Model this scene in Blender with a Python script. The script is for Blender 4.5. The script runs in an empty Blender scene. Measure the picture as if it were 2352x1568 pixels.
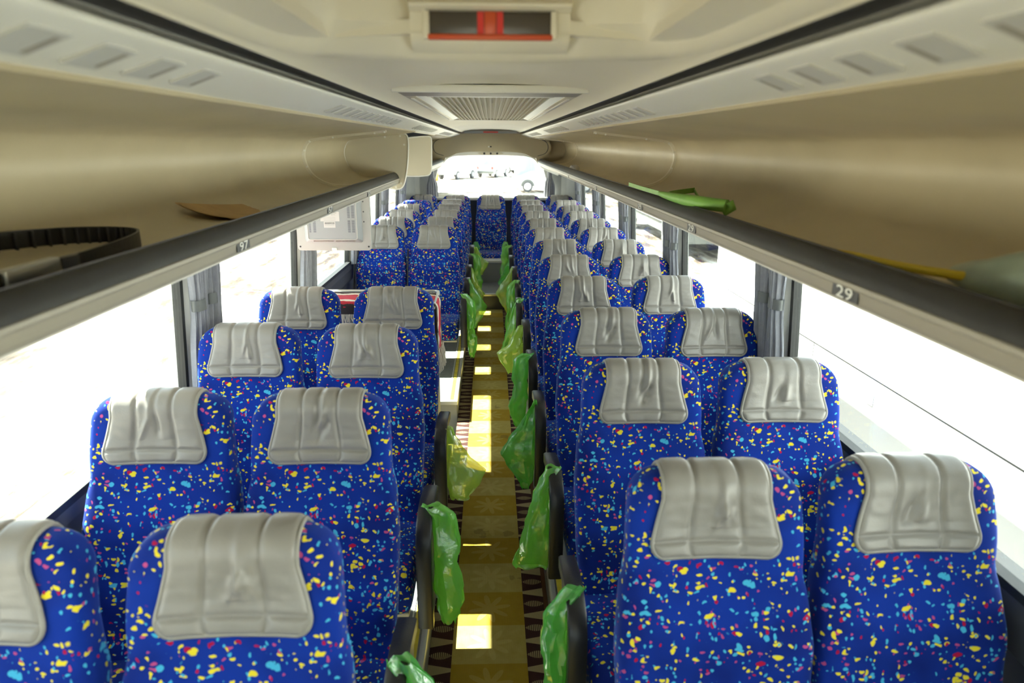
import bpy, bmesh, math, random
from mathutils import Vector, Matrix, noise
from mathutils.bvhtree import BVHTree
random.seed(7)
S = bpy.context.scene
COL = S.collection

# ------------------------------------------------------------------ camera, world, sun, exposure
CAM = Vector((0, 0, 1.94))
p, yw, rl = math.radians(16.15), math.radians(1.8), math.radians(0.3)
fwd = Vector((math.sin(yw)*math.cos(p), math.cos(yw)*math.cos(p), -math.sin(p)))
rt = Vector((math.cos(yw), -math.sin(yw), 0)); up = rt.cross(fwd)
R_ = rt*math.cos(rl)+up*math.sin(rl); U_ = up*math.cos(rl)-rt*math.sin(rl)
cd = bpy.data.cameras.new('camera'); cam = bpy.data.objects.new('camera', cd); COL.objects.link(cam)
cd.sensor_width = 36; cd.lens = 24; cd.clip_start = 0.02; cd.clip_end = 500
M = Matrix((R_, U_, -fwd)).transposed().to_4x4(); M.translation = CAM
cam.matrix_world = M
cd.dof.use_dof = True; cd.dof.focus_distance = 3.6; cd.dof.aperture_fstop = 3.2
S.camera = cam
S.view_settings.view_transform = 'Standard'; S.view_settings.look = 'None'
S.view_settings.gamma = 1; S.view_settings.use_curve_mapping = False
S.view_settings.exposure = 1.32
S.cycles.use_denoising = True
S.cycles.max_bounces = 14; S.cycles.diffuse_bounces = 8; S.cycles.transparent_max_bounces = 24
S.cycles.sample_clamp_indirect = 12
w = bpy.data.worlds.new('sky'); S.world = w; w.use_nodes = True
bg = w.node_tree.nodes['Background']; bg.inputs[0].default_value = (0.80, 0.90, 1.0, 1); bg.inputs[1].default_value = 1.6
sd = bpy.data.lights.new('sun', 'SUN'); sd.energy = 20.0; sd.angle = math.radians(0.6); sd.color = (1, .95, .86)
so = bpy.data.objects.new('sun', sd); COL.objects.link(so)
so.rotation_euler = Vector((-1, .6, 1.30)).to_track_quat('Z', 'Y').to_euler()

# ------------------------------------------------------------------ materials
MAT = {}
def mat(name, col, rough=.5, metal=0, spec=.5, bump=None, vary=None, sheen=0, coat=0):
    m = bpy.data.materials.new(name); m.use_nodes = True; nt = m.node_tree; b = nt.nodes['Principled BSDF']
    b.inputs['Base Color'].default_value = (*col, 1); b.inputs['Roughness'].default_value = rough
    b.inputs['Metallic'].default_value = metal; b.inputs['Specular IOR Level'].default_value = spec
    b.inputs['Sheen Weight'].default_value = sheen; b.inputs['Coat Weight'].default_value = coat
    tc = nt.nodes.new('ShaderNodeTexCoord')
    if vary:
        n = nt.nodes.new('ShaderNodeTexNoise'); n.inputs['Scale'].default_value = vary[0]; n.inputs['Detail'].default_value = 5
        r = nt.nodes.new('ShaderNodeValToRGB'); f = vary[1]
        r.color_ramp.elements[0].position = .3; r.color_ramp.elements[1].position = .7
        r.color_ramp.elements[0].color = (col[0]*(1-f), col[1]*(1-f), col[2]*(1-f), 1)
        r.color_ramp.elements[1].color = (min(1, col[0]*(1+f)), min(1, col[1]*(1+f)), min(1, col[2]*(1+f)), 1)
        nt.links.new(tc.outputs['Object'], n.inputs['Vector']); nt.links.new(n.outputs['Fac'], r.inputs['Fac']); nt.links.new(r.outputs['Color'], b.inputs['Base Color'])
    if bump:
        n = nt.nodes.new('ShaderNodeTexNoise'); n.inputs['Scale'].default_value = bump[0]; n.inputs['Detail'].default_value = 4
        bp = nt.nodes.new('ShaderNodeBump'); bp.inputs['Strength'].default_value = bump[1]; bp.inputs['Distance'].default_value = .004
        nt.links.new(tc.outputs['Object'], n.inputs['Vector']); nt.links.new(n.outputs['Fac'], bp.inputs['Height']); nt.links.new(bp.outputs['Normal'], b.inputs['Normal'])
    MAT[name] = m; return m
mat('bin_beige', (.50, .425, .275), .42, vary=(3, .07), bump=(120, .05))
mat('ceiling_cream', (.76, .70, .56), .45, bump=(60, .06), vary=(2, .03))
mat('duct_white', (.80, .78, .70), .35)
mat('rib_cream', (.62, .56, .42), .3)
mat('rail_black', (.022, .021, .019), .5, bump=(200, .1))
mat('rail_beige', (.30, .27, .215), .4)
mat('number_black', (.02, .02, .022), .4)
mat('white_print', (.8, .8, .76), .5)
mat('cover_grey', (.27, .252, .23), .32, bump=(260, .10), vary=(9, .05))
mat('piping_grey', (.29, .275, .245), .35)
mat('plastic_black', (.014, .014, .016), .38, bump=(150, .12))
mat('plastic_darkgrey', (.05, .052, .058), .4)
mat('steel', (.55, .56, .56), .3, metal=1)
mat('alu', (.62, .63, .62), .35, metal=.8)
mat('pan_cream', (.52, .48, .36), .45)
mat('vinyl_floor', (.17, .18, .18), .5, vary=(30, .15))
mat('wall_dark', (.055, .058, .065), .5, vary=(5, .1))
mat('vent_grey', (.55, .54, .50), .45)
mat('wall_grey', (.42, .43, .42), .55, vary=(8, .06))
mat('wall_light', (.62, .62, .58), .5)
mat('yellow_stripe', (.62, .50, .04), .5, vary=(20, .15))
mat('curtain_grey', (.28, .285, .32), .8, bump=(300, .2), vary=(40, .08), sheen=.2)
mat('band_grey', (.12, .128, .128), .4)
mat('rubber', (.012, .013, .013), .5)
mat('monitor_white', (.40, .405, .39), .35)
mat('monitor_grey', (.31, .33, .345), .4)
mat('slot_dark', (.03, .03, .06), .5)
mat('paper_white', (.55, .55, .55), .6)
mat('print_grey', (.16, .165, .17), .7)
mat('red_plastic', (.62, .085, .02), .35)
mat('dark_glass', (.075, .06, .045), .25)
mat('grille_gold', (.42, .36, .22), .45)
mat('strap_green', (.20, .42, .07), .5, bump=(80, .15), vary=(12, .12))
mat('cord_yellow', (.62, .46, .02), .45)
mat('bag_greygreen', (.25, .31, .24), .28, bump=(14, .6), vary=(9, .18))
mat('cardboard', (.50, .32, .13), .7, vary=(14, .1))
mat('paper_cream', (.60, .55, .42), .7, vary=(40, .3))
mat('belt_black', (.014, .013, .012), .42, bump=(120, .2))
mat('cloth_cream', (.62, .56, .46), .85, bump=(90, .4))
mat('cabinet_grey', (.30, .31, .30), .45)
mat('car_white', (.80, .80, .79), .25, coat=.4)
mat('car_silver', (.60, .62, .63), .3, metal=.3)
mat('car_glass', (.22, .30, .30), .1)
mat('tyre', (.10, .10, .10), .8)
mat('car_dark', (.12, .13, .12), .6)
mat('orange', (.9, .28, .04), .4)
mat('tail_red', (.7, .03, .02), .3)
mat('roof_white', (.75, .75, .73), .5)

def nodes(m): return m.node_tree, m.node_tree.nodes, m.node_tree.links
# glass: mostly clear, a little reflective
m = bpy.data.materials.new('window_glass'); m.use_nodes = True; nt, N, L = nodes(m); N.remove(N['Principled BSDF'])
tr = N.new('ShaderNodeBsdfTransparent'); tr.inputs[0].default_value = (.90, .95, .93, 1)
gl = N.new('ShaderNodeBsdfGlossy'); gl.inputs['Roughness'].default_value = .02
lw = N.new('ShaderNodeLayerWeight'); lw.inputs[0].default_value = .5; pw = N.new('ShaderNodeMath'); pw.operation = 'POWER'; pw.inputs[1].default_value = 5
fr = N.new('ShaderNodeMath'); fr.operation = 'MULTIPLY_ADD'; fr.inputs[1].default_value = .7; fr.inputs[2].default_value = .03; mx = N.new('ShaderNodeMixShader')
L.new(lw.outputs['Facing'], pw.inputs[0]); L.new(pw.outputs[0], fr.inputs[0]); L.new(fr.outputs[0], mx.inputs[0]); L.new(tr.outputs[0], mx.inputs[1]); L.new(gl.outputs[0], mx.inputs[2])
L.new(mx.outputs[0], N['Material Output'].inputs[0]); MAT['window_glass'] = m
# green bag film
def film(name, col):
    m = bpy.data.materials.new(name); m.use_nodes = True; nt, N, L = nodes(m); N.remove(N['Principled BSDF'])
    tl = N.new('ShaderNodeBsdfTranslucent'); tl.inputs[0].default_value = (*col, 1)
    df = N.new('ShaderNodeBsdfDiffuse'); df.inputs[0].default_value = (*col, 1)
    tp = N.new('ShaderNodeBsdfTransparent'); tp.inputs[0].default_value = (.55+col[0]*.7, .97, .45, 1)
    gs = N.new('ShaderNodeBsdfGlossy'); gs.inputs['Roughness'].default_value = .18
    tc = N.new('ShaderNodeTexCoord'); ns = N.new('ShaderNodeTexNoise'); ns.inputs['Scale'].default_value = 28; ns.inputs['Detail'].default_value = 5
    bp = N.new('ShaderNodeBump'); bp.inputs['Strength'].default_value = .7; bp.inputs['Distance'].default_value = .01
    L.new(tc.outputs['Object'], ns.inputs['Vector']); L.new(ns.outputs['Fac'], bp.inputs['Height'])
    for x in (tl, df, gs): L.new(bp.outputs['Normal'], x.inputs['Normal'])
    a = N.new('ShaderNodeMixShader'); a.inputs[0].default_value = .6; L.new(df.outputs[0], a.inputs[1]); L.new(tl.outputs[0], a.inputs[2])
    b = N.new('ShaderNodeMixShader'); b.inputs[0].default_value = .42; L.new(a.outputs[0], b.inputs[1]); L.new(tp.outputs[0], b.inputs[2])
    c = N.new('ShaderNodeMixShader'); c.inputs[0].default_value = .15; L.new(b.outputs[0], c.inputs[1]); L.new(gs.outputs[0], c.inputs[2])
    L.new(c.outputs[0], N['Material Output'].inputs[0]); MAT[name] = m
film('film_green', (.36, .92, .20)); film('film_lime', (.62, .92, .26)); film('film_deep', (.26, .88, .24))
# seat fabric: confetti on royal blue
def ramp(N, stops, interp='CONSTANT'):
    r = N.new('ShaderNodeValToRGB'); cr = r.color_ramp; cr.interpolation = interp
    while len(cr.elements) < len(stops): cr.elements.new(.5)
    for e, (ps, c) in zip(cr.elements, stops): e.position = ps; e.color = (*c, 1)
    return r
def fabric():
    m = bpy.data.materials.new('seat_fabric'); m.use_nodes = True; nt, N, L = nodes(m); b = N['Principled BSDF']
    b.inputs['Roughness'].default_value = .85; b.inputs['Sheen Weight'].default_value = .28; b.inputs['Sheen Roughness'].default_value = .4
    b.inputs['Sheen Tint'].default_value = (.25, .45, 1, 1); b.inputs['Specular IOR Level'].default_value = .2
    tc = N.new('ShaderNodeTexCoord'); ns = N.new('ShaderNodeTexNoise'); ns.inputs['Scale'].default_value = 55; ns.inputs['Detail'].default_value = 1
    L.new(tc.outputs['Object'], ns.inputs['Vector'])
    sb = N.new('ShaderNodeVectorMath'); sb.operation = 'SUBTRACT'; sb.inputs[1].default_value = (.5, .5, .5); L.new(ns.outputs['Color'], sb.inputs[0])
    sc = N.new('ShaderNodeVectorMath'); sc.operation = 'SCALE'; sc.inputs['Scale'].default_value = .017; L.new(sb.outputs[0], sc.inputs[0])
    ad = N.new('ShaderNodeVectorMath'); ad.operation = 'ADD'; L.new(tc.outputs['Object'], ad.inputs[0]); L.new(sc.outputs[0], ad.inputs[1])
    big = N.new('ShaderNodeTexNoise'); big.inputs['Scale'].default_value = 6; big.inputs['Detail'].default_value = 2; L.new(tc.outputs['Object'], big.inputs['Vector'])
    base = ramp(N, [(.38, (.001, .013, .165)), (.62, (.002, .028, .29))], 'LINEAR'); L.new(big.outputs['Fac'], base.inputs['Fac'])
    cur = base.outputs['Color']
    Y, Cc, Rr, Pk = (.80, .66, .03), (.06, .42, .66), (.42, .004, .045), (.48, .07, .22)
    layers = [(70, (0, 0, .35), (1, .62, .62), (.3, .1, .7), .28, .21, [(0, Cc), (.45, Cc), (.55, Y), (.85, Rr)]),
              (48, (0, 0, -.6), (.62, .7, 1.05), (5.1, 3, 1), .28, .20, [(0, Y), (.45, Cc), (.76, Rr), (.95, Pk)]),
              (90, (0, 0, .9), (.62, .7, 1), (1.7, 9, 4),   .31, .26, [(0, Y), (.60, Pk), (.74, Cc), (.92, Rr)]),
              (125, (0, 0, .1), (.9, .8, .7), (7, 2, 2), .33, .20, [(0, Cc), (.45, Pk), (.6, Y), (.85, Rr)])]
    for scale, rot, scl, off, th, prob, cols in layers:
        mp = N.new('ShaderNodeMapping'); mp.inputs['Location'].default_value = off; mp.inputs['Rotation'].default_value = (rot[0], rot[2], 0); mp.inputs['Scale'].default_value = scl
        L.new(ad.outputs[0], mp.inputs[0])
        v = N.new('ShaderNodeTexVoronoi'); v.inputs['Scale'].default_value = scale; v.inputs['Randomness'].default_value = 1; L.new(mp.outputs[0], v.inputs['Vector'])
        sp = N.new('ShaderNodeSeparateColor'); L.new(v.outputs['Color'], sp.inputs[0])
        lt = N.new('ShaderNodeMapRange'); lt.inputs[1].default_value = th; lt.inputs[2].default_value = th+.06; lt.inputs[3].default_value = 1; lt.inputs[4].default_value = 0
        L.new(v.outputs['Distance'], lt.inputs[0])
        pr = N.new('ShaderNodeMath'); pr.operation = 'LESS_THAN'; pr.inputs[1].default_value = prob; L.new(sp.outputs[1], pr.inputs[0])
        mu = N.new('ShaderNodeMath'); mu.operation = 'MULTIPLY'; L.new(lt.outputs[0], mu.inputs[0]); L.new(pr.outputs[0], mu.inputs[1])
        rp = ramp(N, cols); L.new(sp.outputs[0], rp.inputs['Fac'])
        mi = N.new('ShaderNodeMix'); mi.data_type = 'RGBA'; L.new(mu.outputs[0], mi.inputs[0]); L.new(cur, mi.inputs[6]); L.new(rp.outputs['Color'], mi.inputs[7])
        cur = mi.outputs[2]
    L.new(cur, b.inputs['Base Color'])
    fb = N.new('ShaderNodeTexNoise'); fb.inputs['Scale'].default_value = 500; L.new(tc.outputs['Object'], fb.inputs['Vector'])
    bp = N.new('ShaderNodeBump'); bp.inputs['Strength'].default_value = .12; bp.inputs['Distance'].default_value = .002; L.new(fb.outputs['Fac'], bp.inputs['Height']); L.new(bp.outputs['Normal'], b.inputs['Normal'])
    MAT['seat_fabric'] = m
fabric()
# aisle carpet
def carpet():
    m = bpy.data.materials.new('aisle_carpet'); m.use_nodes = True; nt, N, L = nodes(m); b = N['Principled BSDF']; b.inputs['Roughness'].default_value = .9; b.inputs['Specular IOR Level'].default_value = .15
    tc = N.new('ShaderNodeTexCoord'); sx = N.new('ShaderNodeSeparateXYZ'); L.new(tc.outputs['Object'], sx.inputs[0])
    def mth(op, a, bb=None, c=None):
        n = N.new('ShaderNodeMath'); n.operation = op
        for i, x in enumerate((a, bb, c)):
            if x is None: continue
            if isinstance(x, (int, float)): n.inputs[i].default_value = x
            else: L.new(x, n.inputs[i])
        return n.outputs[0]
    def mix(f, c1, c2):
        n = N.new('ShaderNodeMix'); n.data_type = 'RGBA'
        for i, x in ((0, f), (6, c1), (7, c2)):
            if isinstance(x, tuple): n.inputs[i].default_value = (*x, 1)
            elif isinstance(x, (int, float)): n.inputs[i].default_value = x
            else: L.new(x, n.inputs[i])
        return n.outputs[2]
    X, Y = sx.outputs[0], sx.outputs[1]
    ns = N.new('ShaderNodeTexNoise'); ns.inputs['Scale'].default_value = 22; ns.inputs['Detail'].default_value = 4; L.new(tc.outputs['Object'], ns.inputs['Vector'])
    # centre: blocks alternating straw and ochre with a woven flower
    blk = mth('GREATER_THAN', mth('FRACT', mth('DIVIDE', Y, .44)), .5)
    straw = mix(ns.outputs['Fac'], (.34, .26, .055), (.48, .39, .12)); ochre = mix(ns.outputs['Fac'], (.30, .19, .012), (.40, .27, .03))
    cen = mix(blk, straw, ochre)
    fy = mth('SUBTRACT', mth('FRACT', mth('DIVIDE', Y, .22)), .5); fx = mth('DIVIDE', mth('ADD', X, .012), .22)
    ang = mth('ARCTAN2', fy, fx); rad = mth('SQRT', mth('ADD', mth('MULTIPLY', fx, fx), mth('MULTIPLY', fy, fy)))
    pet = mth('LESS_THAN', rad, mth('ADD', .28, mth('MULTIPLY', .14, mth('SINE', mth('MULTIPLY', ang, 8)))))
    cen = mix(mth('MULTIPLY', pet, .22), cen, (.62, .52, .20))
    # borders: dark aubergine with lens-shaped leaves
    ax = mth('ABSOLUTE', mth('ADD', X, .012))
    bx = mth('DIVIDE', mth('SUBTRACT', ax, .148), .092)         # 0..1 across border
    per = .155
    fyb = mth('FRACT', mth('DIVIDE', Y, per)); d = mth('ABSOLUTE', mth('SUBTRACT', fyb, .5))
    lens = mth('SUBTRACT', 1, mth('POWER', mth('ABSOLUTE', mth('SUBTRACT', mth('MULTIPLY', bx, 2), 1)), 2.0))
    outer = mth('GREATER_THAN', d, mth('ADD', .30, mth('MULTIPLY', .14, mth('SUBTRACT', 1, bx))))
    inner = mth('LESS_THAN', d, mth('MULTIPLY', lens, .13))
    stripe = mth('GREATER_THAN', mth('FRACT', mth('MULTIPLY', X, 130)), .45)
    leafm = mth('MULTIPLY', inner, stripe)
    bor = mix(mth('MAXIMUM', outer, leafm), (.045, .016, .018), (.36, .29, .15))
    isb = mth('GREATER_THAN', ax, .148)
    col = mix(isb, cen, bor)
    col = mix(mth('GREATER_THAN', ax, .238), col, (.10, .045, .02))
    # ribs of the weave
    rib = mth('FRACT', mth('MULTIPLY', X, 260)); col = mix(mth('MULTIPLY', mth('LESS_THAN', rib, .3), .28), col, (.10, .075, .02))
    st = N.new('ShaderNodeTexNoise'); st.inputs['Scale'].default_value = 5; st.inputs['Detail'].default_value = 6; L.new(tc.outputs['Object'], st.inputs['Vector'])
    col = mix(mth('MULTIPLY', mth('GREATER_THAN', st.outputs['Fac'], .66), .35), col, (.08, .06, .025))
    L.new(col, b.inputs['Base Color'])
    bp = N.new('ShaderNodeBump'); bp.inputs['Strength'].default_value = .3; bp.inputs['Distance'].default_value = .003; L.new(rib, bp.inputs['Height']); L.new(bp.outputs['Normal'], b.inputs['Normal'])
    MAT['aisle_carpet'] = m
carpet()
def stripes_cloth():
    m = bpy.data.materials.new('cloth_stripes'); m.use_nodes = True; nt, N, L = nodes(m); b = N['Principled BSDF']; b.inputs['Roughness'].default_value = .9
    tc = N.new('ShaderNodeTexCoord'); mp = N.new('ShaderNodeMapping'); mp.inputs['Rotation'].default_value = (0, 0, .05); L.new(tc.outputs['Object'], mp.inputs[0])
    ns = N.new('ShaderNodeTexNoise'); ns.inputs['Scale'].default_value = 25; L.new(tc.outputs['Object'], ns.inputs['Vector'])
    sx = N.new('ShaderNodeSeparateXYZ'); L.new(mp.outputs[0], sx.inputs[0])
    a = N.new('ShaderNodeMath'); a.operation = 'MULTIPLY_ADD'; a.inputs[1].default_value = 2.6; L.new(sx.outputs[1], a.inputs[0])
    n2 = N.new('ShaderNodeMath'); n2.operation = 'MULTIPLY_ADD'; n2.inputs[1].default_value = .10; n2.inputs[2].default_value = .38; L.new(ns.outputs['Fac'], n2.inputs[0]); L.new(n2.outputs[0], a.inputs[2])
    r = ramp(N, [(0, (.70, .62, .52)), (.16, (.50, .03, .05)), (.27, (.04, .03, .03)), (.33, (.45, .02, .04)), (.40, (.72, .66, .58)), (.50, (.55, .04, .07)), (.76, (.45, .02, .04)), (.84, (.70, .62, .52)), (.93, (.05, .03, .03))])
    L.new(a.outputs[0], r.inputs['Fac']); L.new(r.outputs['Color'], b.inputs['Base Color']); MAT['cloth_stripes'] = m
stripes_cloth()
def sand():
    m = bpy.data.materials.new('sandy_ground'); m.use_nodes = True; nt, N, L = nodes(m); b = N['Principled BSDF']; b.inputs['Roughness'].default_value = 1
    tc = N.new('ShaderNodeTexCoord'); mp = N.new('ShaderNodeMapping'); mp.inputs['Scale'].default_value = (1, .22, 1); mp.inputs['Rotation'].default_value = (0, 0, .5); L.new(tc.outputs['Object'], mp.inputs[0])
    ns = N.new('ShaderNodeTexNoise'); ns.inputs['Scale'].default_value = 1.6; ns.inputs['Detail'].default_value = 9; ns.inputs['Roughness'].default_value = .7; L.new(mp.outputs[0], ns.inputs['Vector'])
    r = ramp(N, [(.34, (.03, .02, .012)), (.41, (.10, .07, .045)), (.47, (.34, .28, .21)), (.55, (.60, .56, .50))], 'LINEAR'); L.new(ns.outputs['Fac'], r.inputs['Fac']); L.new(r.outputs['Color'], b.inputs['Base Color']); MAT['sandy_ground'] = m
sand()

# ------------------------------------------------------------------ helpers
def mesh(name, vs, fs, smooth=False):
    me = bpy.data.meshes.new(name); me.from_pydata([tuple(v) for v in vs], [], fs); me.update()
    bm = bmesh.new(); bm.from_mesh(me); bmesh.ops.recalc_face_normals(bm, faces=bm.faces); bm.to_mesh(me); bm.free()
    if smooth:
        me.polygons.foreach_set('use_smooth', [True]*len(me.polygons))
        if smooth != 'full': me.set_sharp_from_angle(angle=math.radians(38))
    return me
def obj(name, me, material, parent=None, loc=(0, 0, 0), rot=(0, 0, 0)):
    o = bpy.data.objects.new(name, me); COL.objects.link(o); o.location = loc; o.rotation_euler = rot
    if material and not me.materials: me.materials.append(MAT[material])
    if parent: o.parent = parent
    return o
def thing(name, label, cat, loc=(0, 0, 0), rotz=0, group=None):
    o = bpy.data.objects.new(name, None); COL.objects.link(o); o.location = loc; o.rotation_euler = (0, 0, rotz); o.empty_display_size = .05
    o['label'] = label; o['category'] = cat
    if group: o['group'] = group
    return o
def tag(o, label, cat, group=None):
    o['label'] = label; o['category'] = cat
    if group: o['group'] = group
    return o
def struct(o, label=None):
    o['kind'] = 'structure'
    if label: o['label'] = label
    return o
def box_vf(x0, x1, y0, y1, z0, z1):
    v = [(x0, y0, z0), (x1, y0, z0), (x1, y1, z0), (x0, y1, z0), (x0, y0, z1), (x1, y0, z1), (x1, y1, z1), (x0, y1, z1)]
    f = [(0, 3, 2, 1), (4, 5, 6, 7), (0, 1, 5, 4), (1, 2, 6, 5), (2, 3, 7, 6), (3, 0, 4, 7)]
    return v, f
def box(x0, x1, y0, y1, z0, z1, bev=0, seg=2):
    v, f = box_vf(min(x0, x1), max(x0, x1), min(y0, y1), max(y0, y1), min(z0, z1), max(z0, z1)); me = mesh('box', v, f)
    if bev:
        bm = bmesh.new(); bm.from_mesh(me); bmesh.ops.bevel(bm, geom=bm.edges[:], offset=bev, segments=seg, affect='EDGES', profile=.5); bm.to_mesh(me); bm.free()
        me.polygons.foreach_set('use_smooth', [True]*len(me.polygons)); me.set_sharp_from_angle(angle=math.radians(50))
    return me
def loft(rings, closed=True, caps=True, smooth=True):
    n = len(rings[0]); vs = [p for r in rings for p in r]; fs = []
    for i in range(len(rings)-1):
        for j in range(n if closed else n-1):
            k = (j+1) % n; fs.append((i*n+j, i*n+k, (i+1)*n+k, (i+1)*n+j))
    if caps and closed:
        fs.append(tuple(range(n-1, -1, -1))); fs.append(tuple((len(rings)-1)*n+j for j in range(n)))
    return mesh('loft', vs, fs, smooth)
def tube(path, r, n=8, closed=False, smooth='full'):
    P = [Vector(q) for q in path]; rings = []; m_ = len(P); ref = None
    for i, q in enumerate(P):
        a = P[(i-1) % m_] if (closed or i > 0) else q; b = P[(i+1) % m_] if (closed or i < m_-1) else q
        t = (b-a).normalized()
        if ref is None: ref = Vector((0, 0, 1)) if abs(t.z) < .9 else Vector((1, 0, 0))
        s = t.cross(ref).normalized(); u2 = s.cross(t); ref = u2
        rr = r[i] if isinstance(r, (list, tuple)) else r
        rings.append([q+s*math.cos(2*math.pi*k/n)*rr+u2*math.sin(2*math.pi*k/n)*rr for k in range(n)])
    if closed: rings.append(rings[0])
    return loft(rings, True, not closed, smooth)
def chaikin(pts, it=2, closed=False):
    for _ in range(it):
        q = [] if closed else [pts[0]]
        for i in range(len(pts) if closed else len(pts)-1):
            a, b = pts[i], pts[(i+1) % len(pts)]
            q += [tuple(.75*x+.25*y for x, y in zip(a, b)), tuple(.25*x+.75*y for x, y in zip(a, b))]
        pts = q if closed else q+[pts[-1]]
    return pts
def offset2(pts, d):
    out = []
    for i in range(len(pts)):
        a, b = pts[max(i-1, 0)], pts[min(i+1, len(pts)-1)]; tx, tz = b[0]-a[0], b[1]-a[1]; l = math.hypot(tx, tz) or 1
        out.append((pts[i][0]-tz/l*d, pts[i][1]+tx/l*d))
    return out
def sheet_y(pts, y0, y1, th, sx=1, smooth=True, ny=1):
    """profile pts in (x,z) extruded along y with thickness th (offset to the left of travel)"""
    loop = list(pts)+offset2(pts, th)[::-1]
    ys = [y0+(y1-y0)*i/ny for i in range(ny+1)]
    return loft([[(sx*x, y, z) for x, z in loop] for y in ys], True, True, smooth)
def prism_y(poly, y0, y1, sx=1, smooth=False): return loft([[(sx*x, y, z) for x, z in poly] for y in (y0, y1)], True, True, smooth)
def prism_x(poly, x0, x1, smooth=False): return loft([[(x, y, z) for y, z in poly] for x in (x0, x1)], True, True, smooth)
def prism_z(poly, z0, z1, smooth=False): return loft([[(x, y, z) for x, y in poly] for z in (z0, z1)], True, True, smooth)
def rrect(cx, cy, hw, hh, r, n=5):
    out = []
    for qx, qy, a0 in ((1, 1, 0), (-1, 1, 90), (-1, -1, 180), (1, -1, 270)):
        for k in range(n+1):
            a = math.radians(a0+90*k/n); out.append((cx+qx*(hw-r)+r*math.cos(a), cy+qy*(hh-r)+r*math.sin(a)))
    return out
def cyl(c, axis, r, h, n=16, r2=None):
    c = Vector(c); ax = Vector(axis).normalized(); s = ax.orthogonal().normalized(); t = ax.cross(s)
    r2 = r if r2 is None else r2
    return loft([[c+ax*d+(s*math.cos(2*math.pi*k/n)+t*math.sin(2*math.pi*k/n))*rr for k in range(n)] for d, rr in ((0, r), (h, r2))])
def join(*ms, smooth=None):
    vs, fs = [], []; sm = []
    for m_ in ms:
        b = len(vs); vs += [v.co.copy() for v in m_.vertices]
        for pl in m_.polygons: fs.append(tuple(b+i for i in pl.vertices)); sm.append(pl.use_smooth)
    me = bpy.data.meshes.new('join'); me.from_pydata(vs, [], fs); me.polygons.foreach_set('use_smooth', sm); me.update(); me.set_sharp_from_angle(angle=math.radians(40))
    return me
def interp(keys, t):
    if t <= keys[0][0]: return keys[0][1]
    for (a, va), (b, vb) in zip(keys, keys[1:]):
        if t <= b:
            s = (t-a)/(b-a); s = s*s*(3-2*s); return va+(vb-va)*s
    return keys[-1][1]
def text_mesh(s, size, extrude=.0004):
    c = bpy.data.curves.new('lettering', 'FONT'); c.body = s; c.size = size; c.align_x = 'CENTER'; c.align_y = 'CENTER'; c.extrude = extrude; c.resolution_u = 2
    o = bpy.data.objects.new('lettering', c); COL.objects.link(o)
    me = bpy.data.meshes.new_from_object(o.evaluated_get(bpy.context.evaluated_depsgraph_get())); bpy.data.objects.remove(o); return me
ORD = ['zeroth', 'first', 'second', 'third', 'fourth', 'fifth', 'sixth', 'seventh', 'eighth', 'ninth', 'tenth', 'eleventh', 'twelfth']

# ------------------------------------------------------------------ the setting: floor, platforms, walls, roof
PZ = .13                       # platform height above aisle
YF, YB = -3.4, 10.15
fl = struct(obj('floor', box(-1.24, 1.24, YF, YB, -.46, -.40), 'vinyl_floor'), 'grey vinyl floor underneath the seat platforms of the bus')
aisle = struct(obj('floor_aisle', box(-.25, .245, YF, 8.12, -.40, 0), 'aisle_carpet'), 'yellow aisle carpet with dark leaf-patterned borders')
def platform(name, x0, x1, y0, y1, label, edge):
    e = struct(obj(name, box(x0, x1, y0, y1, -.40, PZ), 'vinyl_floor'), label)
    s = 1 if edge > 0 else -1
    xe = edge
    obj('nosing', box(xe-s*.002, xe+s*.022, y0, y1, PZ-.03, PZ+.004, .002), 'alu', e)
    obj('warning_stripe', box(xe+s*.03, xe+s*.055, y0+.03, y1, PZ, PZ+.002), 'yellow_stripe', e)
    obj('inner_strip', box(xe+s*.062, xe+s*.068, y0+.03, y1, PZ, PZ+.003), 'wall_light', e)
    return e
platform('platform_right', .245, 1.24, YF, 8.86, 'grey raised seat platform with yellow edge line on the unbroken side', .245)
platform('platform_left_front', -1.24, -.25, YF, 3.92, 'grey raised seat platform with yellow edge line ahead of the stairwell', -.25)
platform('platform_left_rear', -1.24, -.25, 4.68, 8.86, 'grey raised seat platform with yellow edge line behind the stairwell', -.25)
struct(obj('stairwell_floor', box(-1.24, -.25, 3.92, 4.68, -.40, -.22), 'vinyl_floor'), 'grey sunken stairwell floor by the middle door')
obj('step_nosing', box(-1.2, -.25, 4.66, 4.70, PZ-.02, PZ+.006), 'alu', bpy.data.objects['platform_left_rear'])
obj('riser_panel', box(-1.2, -.255, 4.672, 4.68, -.22, PZ-.02), 'wall_grey', bpy.data.objects['platform_left_rear'])
struct(obj('stairwell_kerb', box(-.29, -.245, 3.93, 4.10, -.2, .06, .006), 'pan_cream'), 'cream kerb block at the corner of the stairwell')
st1 = struct(obj('rear_step', box(-.25, .245, 8.12, 8.86, -.4, .19), 'vinyl_floor'), 'grey vinyl step at the end of the aisle')
obj('nosing', box(-.25, .245, 8.105, 8.13, .165, .195, .003), 'alu', st1)
obj('riser_panel', box(-.25, .245, 8.112, 8.119, .0, .16), 'wall_dark', st1)
st2 = struct(obj('rear_riser', box(-1.24, 1.24, 8.86, YB, -.4, .47), 'wall_grey'), 'grey riser box carrying the rear bench row')
obj('nosing', box(-.25, .245, 8.84, 8.87, .445, .478, .003), 'duct_white', st2)
obj('grey_facing', box(-.25, .245, 8.852, 8.859, .19, .44), 'cabinet_grey', st2)

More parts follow.
